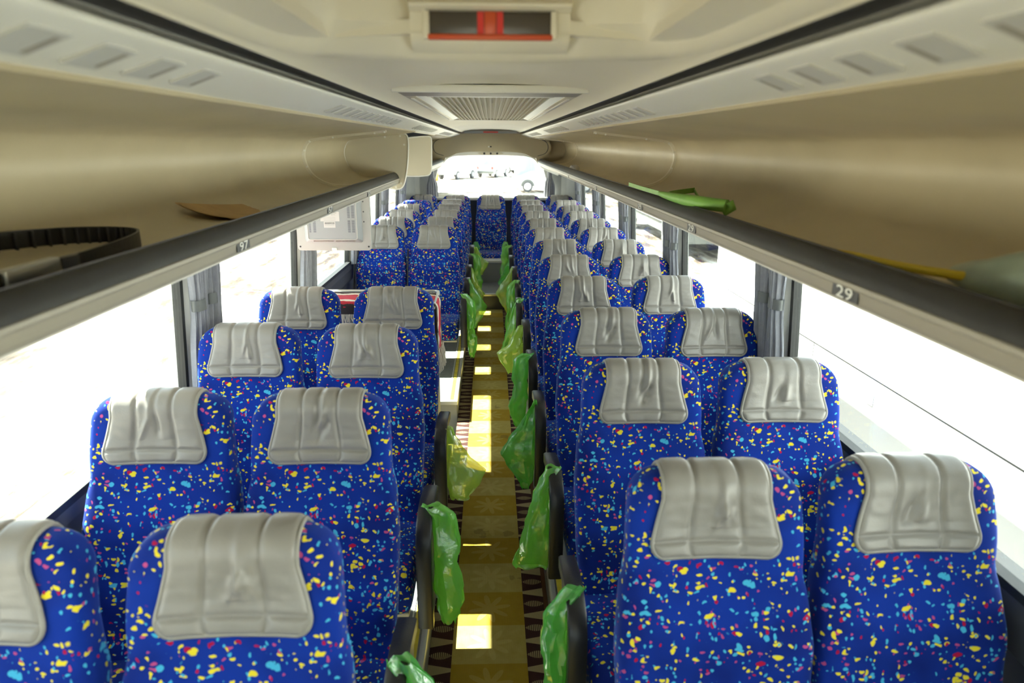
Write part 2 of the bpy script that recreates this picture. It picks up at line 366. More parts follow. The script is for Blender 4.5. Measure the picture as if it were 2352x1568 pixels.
SILL = .95; WT = 1.67; GX0 = 1.235; GX1 = 1.19      # glass leans in towards the roof
PIL = [-2.1, -.5, 1.11, 2.74, 4.36, 5.98, 7.60, 9.22]
def gx(z): return GX0+(GX1-GX0)*(z-SILL)/(WT-SILL)
nwin = 0
for s, side in ((-1, 'left'), (1, 'right')):
    wl = struct(obj('wall_'+side, sheet_y([(1.24, -.4), (1.24, SILL-.06), (1.25, SILL)], YF, YB, -.06, s), 'wall_dark'), 'dark grey lower side wall on the '+('table' if s < 0 else 'unbroken')+' side of the bus')
    ntrim = 1 if s < 0 else 2
    sl = struct(obj('trim_%d' % ntrim, prism_y([(1.245, SILL), (1.205, SILL-.012), (1.20, SILL-.05), (1.205, SILL-.14), (1.245, SILL-.18)], YF, YB-.1, s), 'wall_dark'), 'dark window sill rail on the %s side' % ('table' if s < 0 else 'unbroken'))
    obj('sill_rubber', box(s*1.205, s*1.24, YF, YB-.1, SILL-.012, SILL+.012), 'rubber', sl)
    hd = struct(obj('trim_%d' % (ntrim+2), prism_y([(1.13, WT), (1.26, WT-.01), (1.26, 2.2), (1.2, 2.2), (1.13, WT+.05)], YF, YB, s), 'wall_light'), 'pale panel above the windows on the %s side' % ('table' if s < 0 else 'unbroken'))
    for k, y in enumerate(PIL):
        obj('pillar', loft([[(s*(gx(z)-dx), yy, z) for dx, yy in ((-.03, y-.11), (.035, y-.09), (.035, y+.11), (-.03, y+.13))] for z in (SILL-.02, WT+.02)], True, True, False), 'wall_light', hd)
        for e in (-.115, .135):
            obj('window_rubber', loft([[(s*(gx(z)-dx), y+e+d, z) for dx, d in ((-.02, -.012), (.012, -.012), (.012, .012), (-.02, .012))] for z in (SILL, WT)], True, True, False), 'rubber', hd)
    ys = [YF]+PIL+[YB-.1]
    for a, b in zip(ys, ys[1:]):
        nwin += 1
        y0, y1 = a+.13, b-.11
        pn = struct(obj('window_%d' % nwin, loft([[(s*(gx(z)-dx), yy, z) for dx, yy in ((0, y0), (.006, y0), (.006, y1), (0, y1))] for z in (SILL, WT)], True, True, False), 'window_glass'), 'clear side window pane of the bus')
roofp = [(1.30, 1.72), (1.29, 1.9), (1.2, 2.16), (.9, 2.30), (.4, 2.35), (0, 2.36)]
roofp = roofp+[(-x, z) for x, z in roofp[-2::-1]]
struct(obj('roof', sheet_y(roofp, YF-.02, YB+.05, -.04), 'roof_white'), 'white roof shell of the bus')
# front end behind the viewpoint: windscreen wall
wf = struct(obj('wall_front', box(-1.26, 1.26, YF-.06, YF, -.45, .95), 'wall_dark'), 'dark dashboard wall below the windscreen')
obj('windscreen_header', box(-1.26, 1.26, YF-.06, YF, 1.85, 2.36), 'wall_light', wf)
for s in (-1, 1): obj('windscreen_pillar', box(s*1.26, s*1.14, YF-.06, YF, .95, 1.85), 'wall_light', wf)
nwin += 1; struct(obj('window_%d' % nwin, box(-1.14, 1.14, YF-.04, YF-.03, .95, 1.85), 'window_glass'), 'windscreen pane at the front of the bus')

# ceiling between the ducts
cph = [(.352, 2.070), (.344, 2.076), (.32, 2.086), (.25, 2.097), (.12, 2.105), (0, 2.107)]
cp = [(-x, z) for x, z in cph]+cph[-2::-1]
HY0, HY1 = -.20, 1.16
ceil = struct(obj('ceiling', sheet_y(cp, HY1, 9.05, .02), 'ceiling_cream'), 'cream ceiling panel above the aisle')
obj('ceiling_panel', sheet_y(cp, YF, HY0, .02), 'ceiling_cream', ceil)
for s in (-1, 1): obj('ceiling_strip', sheet_y(cph[:4], HY0, HY1, -.02, s), 'ceiling_cream', ceil)

# ------------------------------------------------------------------ luggage racks
BIN = [(.50, 2.022), (.54, 2.016), (.62, 2.006), (.905, 1.978), (.965, 1.955), (.995, 1.87), (.955, 1.766), (.855, 1.708), (.726, 1.704), (.655, 1.716)]
BINS = chaikin(BIN, 3)
RAIL = [(.655, 1.716), (.668, 1.735), (.655, 1.752), (.637, 1.750), (.622, 1.735), (.617, 1.716)]
def rack(side, y0, y1, label, plates):
    s = 1 if side == 'right' else -1
    t = thing('luggage_rack', label, 'luggage rack', (0, y0, 0))
    L_ = y1-y0
    obj('rack_shell', sheet_y(BINS, 0, L_+(.3 if y1 > 9 else 0), -.012, s, True), 'bin_beige', t)
    top = chaikin([(.672, 1.716), (.672, 1.738), (.655, 1.752), (.636, 1.748), (.622, 1.732), (.617, 1.714)], 2)
    obj('rubber_edge', prism_y(top+[(.645, 1.708)], 0, L_, s, True), 'rail_black', t)
    for k in range(3): # ribs along the rubber
        i = 3+k*4; a = top[i]; obj('edge_ridge', tube([(s*a[0], 0, a[1]), (s*a[0], L_, a[1])], .0022, 6), 'rail_black', t)
    obj('rail_face', prism_y([(.617, 1.714), (.614, 1.713), (.613, 1.706), (.617, 1.702), (.620, 1.684), (.624, 1.676), (.66, 1.676), (.66, 1.71)], 0, L_, s), 'rail_beige', t)
    obj('underside', prism_y([(.64, 1.690), (.64, 1.678), (1.2, 1.668), (1.2, 1.682)], 0, L_, s), 'duct_white', t)
    obj('under_lip', prism_y([(.626, 1.676), (.630, 1.670), (.66, 1.670), (.66, 1.676)], 0, L_, s), 'duct_white', t)
    for (py, txt) in plates:
        pl = obj('number_plate', box(s*.6165, s*.6185, py-y0-.045, py-y0+.045, 1.682, 1.704), 'number_black', t)
        o = obj('seat_number', text_mesh(txt, .030), 'white_print', t, (s*.6155, py-y0, 1.692)); o.scale = (2.0, 1, 1)
        o.rotation_euler = (math.pi/2, 0, s*math.pi/2 * -1)
    return t
def rib(t, s, y):
    base = chaikin(BIN[1:], 3); r = [(s*x, y, z) for x, z in offset2(base, -.010)]
    band = loft([[Vector((q[0], y+d, q[2])) for d in (-.022, .022)] + [Vector((q2[0]*1.0, y+d, q2[1])) for d in (.014, -.014)] for q, q2 in zip(r, [(s*x, z) for x, z in offset2(base, -.023)])], True, True)
    b = obj('shelf_rib', band, 'rib_cream', t, (0, -t.location.y, 0))
    for x, z in (offset2(base, -.021)[i] for i in (3, 9, 17, 24, 32, 40)):
        obj('screw', cyl((s*x, y-.010, z), (0, -1, 0), .005, .010, 8), 'duct_white', t, (0, -t.location.y, 0))
rl_ = rack('left', -1.2, 4.75, 'long beige luggage rack with belt and cardboard, over the seats before the table', [(1.72, '97'), (2.68, '57'), (3.55, '57')])
rr_ = rack('right', -1.2, 9.25, 'unbroken beige luggage rack holding the green strap', [(1.15, '29'), (2.1, '29'), (2.85, '29'), (4.1, '25'), (5.6, '21')])
rb_ = rack('left', 6.60, 9.25, 'short beige luggage rack near the rear window, behind the plain end panel', [(7.4, '41')])
rib(rl_, -1, 3.70); rib(rr_, 1, 3.70); rib(rr_, 1, 7.9)
for k in range(7):
    yy = 7.98+.14*k
    o = obj('wall_slot', box(.972, .99, yy-.02, yy+.02, 1.885, 1.915, .002), 'rib_cream', rr_, (0, 1.2, 0))
PLATE = chaikin([(.60, 2.003), (.56, 2.0), (.545, 1.96), (.555, 1.82), (.575, 1.70), (.60, 1.645), (.66, 1.640), (.715, 1.665), (.76, 1.70), (.853, 1.705), (.947, 1.766), (.985, 1.87), (.955, 1.95), (.905, 1.972), (.75, 1.99)], 2, True)
def plate(t, y, y2):
    p_ = obj('end_panel', prism_y(PLATE, y, y2, -1), 'rib_cream', t, (0, -t.location.y, 0))
    obj('panel_edge', tube([(-x, y, z) for x, z in PLATE], .006, 8, True), 'duct_white', t, (0, -t.location.y, 0))
    return p_
plate(rl_, 4.74, 4.76)
PLATE2 = chaikin([(.60, 2.003), (.55, 2.0), (.545, 1.96), (.55, 1.74), (.56, 1.66), (.62, 1.645), (.80, 1.645), (.98, 1.66), (.985, 1.87), (.955, 1.95), (.905, 1.972), (.75, 1.99)], 2, True)
obj('end_panel', prism_y(PLATE2, -.02, 0, -1), 'rib_cream', rb_); obj('panel_edge', tube([(-x, -.02, z) for x, z in PLATE2], .006, 8, True), 'duct_white', rb_)
for t_, s_ in ((rr_, 1), (rb_, -1)): obj('bulkhead_filler', prism_y([(x, z) for x, z in BINS]+[(.60, 1.73)], 9.20, 9.30, s_), 'bin_beige', t_, (0, -t_.location.y, 0))
for x, z in ((.60, 1.985), (.70, 1.978), (.575, 1.93), (.605, 1.68), (.64, 1.655)):
    obj('screw', cyl((-x, 4.74, z), (0, -1, 0), .007, .005, 10), 'duct_white', rl_, (0, 1.2, 0))
obj('dark_cutout', box(-.74, -.68, 4.728, 4.741, 1.712, 1.722), 'number_black', rl_, (0, 1.2, 0))

# white air ducts with vents beside the ceiling
DUCT = chaikin([(.52, 2.014), (.47, 2.023), (.43, 2.036), (.40, 2.046), (.386, 2.053), (.388, 2.061), (.41, 2.065), (.43, 2.10)], 2)
for s, side in ((-1, 'table'), (1, 'unbroken')):
    t = thing('air_duct', 'white rounded air duct with rows of vents along the %s side ceiling' % side, 'air duct', (0, -1.2, 0))
    obj('duct_body', prism_y(DUCT+[(.52, 2.10)], 0, 10.25, s, True), 'duct_white', t)
    obj('lower_lip', prism_y([(.525, 2.010), (.515, 2.011), (.505, 2.017), (.525, 2.022)], 0, 10.25, s), 'ceiling_cream', t)
    obj('gap_shade_strip', box(s*.343, s*.43, 0, 10.25, 2.0765, 2.080), 'number_black', t)  # black strip paints the shade in the recess between duct and ceiling
    for g0 in (-.20, 2.05, 4.26, 6.5):
        for k in range(11):
            y = g0+.13*k
            if y < .35: continue
            pts = [(.462, 2.0225), (.410, 2.0405)]
            v = loft([[(s*(x+dx), y+d+1.2, z-h) for (x, z, dx) in ((.464, 2.0235, 0), (.412, 2.0425, 0)) for d in ((-.034, .034) if x > .44 else (.034, -.034))] for h in (-.006, .003)], True, True, False)
            vo = obj('air_vent', v, 'vent_grey', t)
            obj('vent_slot', loft([[(s*x, y+d+1.2, z-h) for (x, z) in ((.456, 2.0262), (.420, 2.0398)) for d in ((.018, .028) if x > .44 else (.028, .018))] for h in (.0, .0035)], True, True, False), 'rail_beige', vo)

# ------------------------------------------------------------------ ceiling fittings
g = thing('air_return_grille', 'cream ribbed air return grille set in a long frame in the ceiling', 'grille', (0, 2.12, 2.10))
GL = 2.75
obj('frame_front', box(-.285, .285, 0, .26, -.012, .0, .003), 'rail_beige', g)
obj('frame_lip', box(-.288, .288, -.012, .004, -.018, .004, .003), 'duct_white', g)
obj('frame_back', box(-.285, .285, GL-.10, GL, -.012, 0, .003), 'duct_white', g)
for s in (-1, 1):
    obj('frame_side', box(s*.285, s*.245, .26, GL-.1, -.012, 0, .003), 'rib_cream', g)
    obj('chrome_reflector', prism_y([(.245, -.010), (.205, -.002), (.205, .0), (.245, .0)], .28, GL-.1, s), 'steel', g)
    obj('latch', box(s*.262, s*.270, .35, GL-.3, -.016, -.012), 'duct_white', g)
obj('front_bar', box(-.215, .215, .262, .34, -.010, -.001, .003), 'duct_white', g)
obj('grille_backing', box(-.245, .245, .26, GL-.1, -.002, .001), 'grille_gold', g)
for k in range(21):
    x = -.2+.4*k/20; obj('slat', box(x-.0035, x+.0035, .345, GL-.11, -.009, -.002), 'pan_cream', g)
# roof hatch: a deep well with the emergency handle in its far wall
h = thing('roof_hatch', 'cream roof hatch well with raised lip and orange emergency handle', 'roof hatch', (0, 1.22, 2.09))
def hatch_loop(g_, e):
    return [(-.30-g_, -1.40-e), (-.335-g_, -1.2), (-.335-g_, -.20), (-.305-g_, -.075+e*.4), (-.25-g_*.4, -.015+e), (-.15, -.005+e), (-.125, .02+e), (-.06, .035+e), (.06, .035+e), (.125, .02+e), (.15, -.005+e), (.25+g_*.4, -.015+e), (.305+g_, -.075+e*.4), (.335+g_, -.20), (.335+g_, -1.2), (.30+g_, -1.40-e)]
l0, l1, l2, l3 = (chaikin(hatch_loop(*q), 2, True) for q in ((.028, .05), (.012, .02), (-.015, -.015), (-.05, -.06)))
obj('hatch_lip', loft([[Vector((a[0], a[1], .012)), Vector((a[0], a[1], -.004)), Vector((b[0], b[1], -.016)), Vector((c[0], c[1], -.010)), Vector((d[0], d[1], .03)), Vector((d[0]*.97, d[1]-.01, .13))] for a, b, c, d in zip(l0+l0[:1], l1+l1[:1], l2+l2[:1], l3+l3[:1])], False, False), 'ceiling_cream', h)
obj('hatch_lid', prism_z(l3, .125, .135), 'ceiling_cream', h)
hh = obj('handle_housing', prism_x(chaikin([(-.035, .066), (-.075, .062), (-.085, .052), (-.072, .046), (-.062, .044), (-.060, .012), (-.040, -.002), (.0, -.008), (.02, .0), (.0, .06)], 1), -.125, .125, True), 'ceiling_cream', h)
obj('handle_window', box(-.094, .094, -.068, -.060, .012, .046, .001), 'dark_glass', hh)
obj('red_bar', box(-.097, .097, -.074, -.058, .005, .0125, .002), 'red_plastic', hh)
obj('red_lever', box(-.009, .009, -.072, -.066, .012, .046, .001), 'red_plastic', hh)
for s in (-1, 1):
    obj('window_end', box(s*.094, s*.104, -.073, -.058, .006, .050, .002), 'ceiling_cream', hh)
    obj('lever_side_strip', box(s*.010, s*.020, -.0695, -.067, .013, .045), 'tail_red', hh)  # narrow bright red strip on each side of the lever
obj('window_frame', box(-.10, .10, -.074, -.058, .045, .050, .001), 'rail_beige', hh)
# rear ceiling lamp
rc = thing('ceiling_lamp', 'flat grey framed ceiling lamp with red centre ahead of the rear bulkhead', 'lamp', (0, 8.72, 2.098))
obj('lamp_frame', box(-.37, .37, 0, .28, -.038, 0, .004), 'rail_beige', rc)
obj('lens', box(-.32, .32, -.003, .24, -.034, -.012), 'monitor_grey', rc)
obj('red_panel', box(-.09, .09, -.005, .20, -.030, -.016), 'tail_red', rc)

# ------------------------------------------------------------------ rear end
RW = 10.02
wb = struct(obj('wall_back', box(-1.26, 1.26, RW, RW+.1, -.45, 1.20), 'wall_dark'), 'dark rear wall below the back window')
obj('window_shelf', box(-1.2, 1.2, RW-.16, RW+.02, 1.165, 1.21, .01), 'duct_white', wb)
obj('window_ledge', box(-.80, .80, RW-.03, RW+.05, 1.21, 1.255, .008), 'duct_white', wb)
for s in (-1, 1):
    obj('corner_panel', prism_y([(.86, 1.20), (1.26, 1.20), (1.26, 2.2), (.70, 2.2), (.70, 1.80), (.74, 1.62)], RW-.02, RW+.08, s), 'wall_grey', wb)
    obj('corner_wrap', prism_z([(s*1.24, 9.33), (s*1.20, 9.36), (s*1.17, 9.75), (s*1.08, 9.95), (s*.98, RW), (s*1.24, RW)], .95, 1.70), 'wall_grey', wb)
obj('back_header', box(-.86, .86, RW-.01, RW+.08, 1.80, 2.3), 'wall_light', wb)
nwin += 1; struct(obj('window_%d' % nwin, box(-.86, .86, RW+.02, RW+.03, 1.22, 1.82), 'window_glass'), 'rear window pane of the bus')
obj('window_rubber', box(-.82, .82, RW-.012, RW+.03, 1.253, 1.263), 'rubber', wb)
bk = struct(obj('bulkhead', loft([[Vector((x, y, z)) for x, z in chaikin([(-.42, 2.10), (-.60, 2.03), (-.74, 1.985), (-.78, 1.90), (-.74, 1.80), (-.60, 1.755+e), (-.50, 1.785+e), (-.40, 1.835+e), (0, 1.845+e), (.40, 1.835+e), (.50, 1.785+e), (.60, 1.755+e), (.74, 1.80), (.78, 1.90), (.74, 1.985), (.60, 2.03), (.42, 2.10)], 2, True)] for y, e in ((9.06, .0), (9.45, 0))]), 'bin_beige'), 'beige curved bulkhead panel above the rear window')
obj('seam', tube([(x, 9.055, z) for x, z in chaikin([(-.45, 2.03), (-.60, 2.01), (-.71, 1.97), (-.74, 1.90), (-.71, 1.82), (-.60, 1.79)], 2)], .004, 6), 'wall_dark', bk)
obj('seam', tube([(x, 9.055, z) for x, z in chaikin([(.45, 2.03), (.60, 2.01), (.71, 1.97), (.74, 1.90), (.71, 1.82), (.60, 1.79)], 2)], .004, 6), 'wall_dark', bk)
tr_ = chaikin([(-.90, 1.53), (-.72, 1.60), (-.64, 1.66), (-.585, 1.74), (-.50, 1.775), (-.40, 1.785), (0, 1.792), (.40, 1.785), (.50, 1.775), (.585, 1.74), (.64, 1.66), (.72, 1.60), (.90, 1.53)], 2)
obj('window_trim', loft([[Vector((x, 9.36, z)), Vector((x*1.03, 9.35, z+.05+.02*abs(x))), Vector((x*1.05, 9.99, z+.10)), Vector((x*1.0, 9.99, z-.0))] for x, z in tr_], True, True), 'duct_white', bk)
pn = obj('lamp_oval', prism_y([(.17*math.cos(2*math.pi*k/24), 1.815+.018*math.sin(2*math.pi*k/24)) for k in range(24)], 9.34, 9.37), 'rib_cream', bk)
for x in (-.085, 0, .085): obj('spot_light', cyl((x, 9.342, 1.815), (0, -1, 0), .014, .006, 12), 'number_black', pn)
obj('switch', box(-.012, .012, 9.05, 9.06, 1.895, 1.91), 'number_black', bk)
obj('switch', box(-.034, -.014, 9.05, 9.06, 1.895, 1.91), 'white_print', bk)

# ------------------------------------------------------------------ coach seats
TOPZ = 1.12
def backrest_mesh():
    keyw = [(0, .185), (.08, .202), (.30, .214), (.52, .220), (.64, .213), (.735, .199), (.82, .198), (.90, .195), (1, .190)]
    keyd = [(0, .13), (.1, .15), (.45, .15), (.7, .125), (.9, .105), (1, .10)]
    keyy = [(0, -.185), (.25, -.135), (.5, -.095), (.75, -.04), (1, .0)]
    z0, z1 = .31, TOPZ-.004; H = z1-z0; rings = []
    ts = [0, .012, .03, .06]+[.10+.82*i/26 for i in range(27)]+[.935, .95, .962, .973, .982, .989, .995, 1]
    for t in ts:
        z = z0+H*t; wd = interp(keyw, t); d = interp(keyd, t)/2; yc = interp(keyy, t)
        dz = z1-z; r = .075
        if dz < r: wd = wd-r+math.sqrt(max(0, r*r-(r-dz)**2))
        r2 = .040
        if dz < r2: d = d-r2+math.sqrt(max(0, r2*r2-(r2-dz)**2))*1.0
        b0 = z-z0; r3 = .03
        if b0 < r3: q = math.sqrt(max(0, r3*r3-(r3-b0)**2)); wd += -r3+q; d += -r3+q
        ring = []; n = 44; conc = .026*min(1, dz/.12)*min(1, b0/.1+.2)
        for k in range(n):
            a = 2*math.pi*k/n; c, s = math.cos(a), math.sin(a); e = 2/4.2
            x = wd*math.copysign(abs(c)**e, c); y = d*math.copysign(abs(s)**e, s)
            if s < 0: y += conc*max(0, 1-(x/wd)**2)*min(1, abs(s)**e*1.0)
            ring.append((x, yc+y, z))
        rings.append(ring)
    return loft(rings, True, True, 'full')
BACK = backrest_mesh(); BACK.materials.append(MAT['seat_fabric'])
bvh = BVHTree.FromPolygons([v.co.copy() for v in BACK.vertices], [tuple(pl.vertices) for pl in BACK.polygons])
def seam_tube():
    out = []
    for s in (-1, 1):
        pass
    return out
def surf(x, q):
    """q 0..1: up the front, over the top, down the back; returns (pos, normal)"""
    zt = TOPZ-.055
    if q < .62:
        z = zt-.128+.128*q/.62; o = Vector((x, -1.2, z)); d = Vector((0, 1, 0))
    elif q < .84:
        a = math.pi*(q-.62)/.22; c = Vector((x, -.004, zt)); dr = Vector((0, -math.cos(a), math.sin(a))); o = c+dr*.6; d = -dr
    else:
        z = zt-.10*(q-.84)/.16; o = Vector((x, 1.2, z)); d = Vector((0, -1, 0))
    hit = bvh.ray_cast(o, d)
    return hit[0], hit[1]
def cover_mesh(seed):
    rnd = random.Random(seed); NU, NV = 58, 66
    folds = []
    for _ in range(rnd.randint(2, 4)):
        folds.append((rnd.uniform(-.24, .24), rnd.uniform(.40, .62), rnd.uniform(.05, .10), rnd.uniform(.10, .19), rnd.uniform(-.9, .9), rnd.uniform(.006, .014)*rnd.choice((1, 1, -1))))
    outer, inner, grid = [], [], {}
    for j in range(NV+1):
        q = j/NV
        hw = .150-.033*min(1, q/.62) + (.003 if q > .8 else 0)
        zc = q*.23
        # rounded lower corners
        r = .045
        hw2 = hw - r + math.sqrt(max(0, r*r-(r-min(r, zc+.001))**2)) if zc < r else hw
        for i in range(NU+1):
            u = -1+2*i/NU; x = u*hw2
            pos, nor = surf(x, q)
            nor = Vector((nor.x*.3, nor.y, nor.z)).normalized()
            # flat padded panels, pulled down sharply at the stitched seams
            du_ = min(abs(u+1), abs(u+.42), abs(u-.42), abs(u-1)); dq_ = min(q*1.3, abs(q-.17)*1.3)
            pu = min(1, du_/.10); pu = (1-(1-pu)**2); pq = min(1, dq_/.07); pv = 1-(1-pq)**2
            bul = 1-((u if abs(u) < .42 else (abs(u)-.71))/(.42 if abs(u) < .42 else .29))**2
            hgt = .006+.0075*min(pu, pv)+.0022*bul*pv*(1-.8*min(1, max(0, q-.45)/.15))
            if abs(u) < .42 and q > .18:
                for (fx, fq, fw, fl_, sl, am) in folds:
                    du = (u-fx-sl*(q-fq))/fw; dq = (q-fq)/fl_
                    hgt += am*math.exp(-du*du)*math.exp(-dq*dq)*pu*min(1, (q-.18)/.12)
            hgt += .0012*noise.noise(Vector((x*30, q*12, seed)))*pu
            outer.append(pos+nor*max(.006, hgt)); inner.append(pos+nor*.002)
    W = NU+1; n = W*(NV+1); fs = []
    for j in range(NV):
        for i in range(NU):
            a = j*W+i; fs.append((a, a+1, a+W+1, a+W)); fs.append((n+a, n+a+W, n+a+W+1, n+a+1))
    edge = [i for i in range(W)]+[j*W+NU for j in range(1, NV+1)]+[NV*W+i for i in range(NU-1, -1, -1)]+[j*W for j in range(NV-1, 0, -1)]
    for a, b in zip(edge, edge[1:]+edge[:1]): fs.append((a, n+a, n+b, b))
    me = mesh('cover', outer+inner, fs, 'full'); me.materials.append(MAT['cover_grey'])
    path = [(outer[k]+inner[k])*.5+(outer[k]-inner[k])*.25 for k in edge]
    pts = [path[0]]
    for q in path[1:]:
        if (q-pts[-1]).length > .006: pts.append(q)
    pip = tube(pts, .0052, 6, True); pip.materials.append(MAT['piping_grey'])
    return me, pip
COVERS = [cover_mesh(s) for s in range(7)]
def cushion_mesh():
    rings = []; n = 36
    for y, hz, zc, wd in ((.0, .02, .34, .19), (-.005, .055, .335, .207), (-.02, .07, .33, .214), (-.2, .072, .330, .216), (-.36, .074, .331, .218), (-.42, .072, .327, .218), (-.452, .064, .320, .216), (-.468, .052, .315, .212), (-.475, .03, .312, .195)):
        ring = []
        for k in range(n):
            a = 2*math.pi*k/n; c, s = math.cos(a), math.sin(a); e = 2/5
            ring.append((wd*math.copysign(abs(c)**e, c), y-.145, zc+hz*math.copysign(abs(s)**e, s)-(.008*max(0, 1-(c*1.1)**2) if s > 0 else 0)))
        rings.append(ring)
    me = loft(rings, True, True, 'full'); me.materials.append(MAT['seat_fabric']); return me
CUSH = cushion_mesh()
PAN = box(-.205, .205, -.60, -.14, .245, .262, .004); PAN.materials.append(MAT['pan_cream'])
LEG = join(box(-.025, .025, -.42, -.34, 0, .25), box(-.05, .05, -.48, -.24, 0, .012)); LEG.materials.append(MAT['plastic_darkgrey'])
BAR = box(-.205, .205, -.24, -.19, .215, .247, .004); BAR.materials.append(MAT['steel'])
# aisle armrest: bent black pad on a D-shaped side plate (x measured from the seat side outwards)
def armrest():
    path = chaikin([(-.30, .585), (-.44, .612), (-.545, .60), (-.60, .55), (-.612, .46), (-.60, .20)], 2)
    th = .034; o1 = offset2(path, -.0); o2 = offset2(path, th)
    rings = []
    for a, b in zip(o1, o2):
        rings.append([(-.026, *a), (-.020, a[0]+(a[0]-b[0])*.12, a[1]+(a[1]-b[1])*.12), (.020, a[0]+(a[0]-b[0])*.12, a[1]+(a[1]-b[1])*.12), (.026, *a), (.026, *b), (-.026, *b)])
    pad = loft(rings, True, True, True)
    poly = [(q[0], q[1]) for q in o2]+[(-.46, .19), (-.34, .36), (-.26, .52)]
    plate_ = prism_x(poly, -.012, .012)
    return pad, plate_, path
ap, aplate, _ = armrest(); ap.materials.append(MAT['plastic_black']); aplate.materials.append(MAT['plastic_darkgrey'])
ARC = tube([(.0145, -.52+.05*math.cos(a), .42+.10*math.sin(a)) for a in [2*math.pi*k/20 for k in range(20)]], .004, 6, True); ARC.materials.append(MAT['steel'])
PIVOT = cyl((-.02, -.27, .50), (1, 0, 0), .03, .04, 14); PIVOT.materials.append(MAT['plastic_black'])
BUCK = join(box(-.014, .014, -.022, .022, .0, .07, .004), box(-.006, .006, -.004, .004, -.12, 0)); BUCK.materials.append(MAT['plastic_black'])
BTN = box(-.0155, .0155, -.0225, .010, .035, .066, .002); BTN.materials.append(MAT['red_plastic'])
BELT = tube([(0, 0, 0), (0, .02, .2), (0, .06, .42)], .001, 4)
BELT = loft([[(x, y, z) for x, y in ((-.004, y0), (.004, y0), (.004, y0+.04), (-.004, y0+.04))] for y0, z in ((-.30, .38), (-.20, .6), (-.10, .86), (-.06, .93))], True, True, False); BELT.materials.append(MAT['plastic_black'])
ROW = lambda u: .74*u-.199
seat_n = 0
ARM = []
def seat(x, u, aisle, label, group, cover=True, buckle=False, belt=0, z=PZ):
    global seat_n
    rnd = random.Random(seat_n*13+5); y = ROW(u)+rnd.uniform(-.012, .012)
    t = thing('coach_seat', label, 'seat', (x+rnd.uniform(-.006, .006), y, z), rnd.uniform(-.012, .012), group)
    b = obj('backrest', BACK, None, t)
    obj('cushion', CUSH, None, t); obj('seat_pan', PAN, None, t)
    if z < .3: obj('leg', LEG, None, t); obj('cross_bar', BAR, None, t)
    if cover:
        cm, pm = COVERS[(seat_n*3+seat_n//7) % 7]
        c = obj('head_cover', cm, None, t); c['label'] = 'grey vinyl head cover'
        obj('piping', pm, None, c)
        # every cover hangs a little differently
        c.location = (rnd.uniform(-.008, .008), 0, 0)
    if aisle:
        ax = aisle*.262
        a = obj('armrest', ap, None, t, (ax, 0, 0)); a['label'] = 'black padded armrest'
        obj('side_plate', aplate, None, a); o = obj('steel_ring', ARC, None, a)
        if aisle < 0: o.scale = (-1, 1, 1)
        obj('armrest_pivot', PIVOT, None, t, (ax-aisle*.015, 0, 0))
        ARM.append((x+ax, y, z, aisle, u))
    if buckle:
        bo = obj('belt_buckle', BUCK, None, t, (aisle*.228, -.24, .44), (.15, 0, 0)); obj('release_button', BTN, None, bo)
    if belt: obj('seat_belt', BELT, None, t, (belt*.232, 0, 0))
    seat_n += 1
    return t
GF, GR, GU, GB = 'seats before the cloth-covered cabinet', 'seats behind the stairwell', 'seats along the unbroken side', 'rear bench row'
XA, XW = .495, .957
for i, u in enumerate((1.823, 2.80, 3.80, 4.77)):
    r = 4-i
    pos = 'directly ahead of' if r == 1 else ORD[r]+' row ahead of'
    seat(-.485, u, 1, 'blue speckled aisle seat with grey head cover, %s the cloth-covered cabinet' % pos, GF)
    seat(-.947, u, 0, 'blue speckled window seat with grey head cover, %s the cloth-covered cabinet' % pos, GF)
for i, u in enumerate((8.36, 9.33, 10.30, 11.28, 12.25)):
    nm = 'just behind the stairwell' if i == 0 else ORD[i+1]+' row behind the stairwell'
    seat(-.487, u, 1, 'blue speckled aisle seat with grey head cover, %s' % nm, GR, belt=-1 if i == 0 else 0)
    if i == 4: seat(-.948, u, 0, 'blue speckled window seat without a head cover, showing bare fabric top', GR, cover=False)
    else: seat(-.948, u, 0, 'blue speckled window seat with grey head cover, %s' % nm, GR, belt=-1 if i == 0 else 0)
for i in range(11):
    r = 11-i
    seat(XA, 2.145+i, -1, 'blue speckled aisle seat opposite the cabinet side, %s row ahead of the rear bench' % ORD[r], GU, buckle=i in (3, 4, 6, 8))
    seat(XW, 2.145+i, 0, 'blue speckled window seat opposite the cabinet side, %s row ahead of the rear bench' % ORD[r], GU)
for x, nm in ((-.945, 'left of the bench by the bare-topped seat'), (-.475, 'between bare-topped seat side and the centre'), (0.0, ''), (.495, ''), (.955, '')):
    lab = {0.0: 'blue speckled seat in the middle of the rear bench, facing down the aisle', -.945: 'rear bench window seat behind the seat without a head cover', -.475: 'rear bench seat beside the middle one, on the stairwell side', .495: 'rear bench seat beside the middle one, on the unbroken side', .955: 'rear bench window seat in the corner of the unbroken side'}[x]
    seat(x, 13.35, 0, lab, GB, z=PZ+.0 if x else PZ)

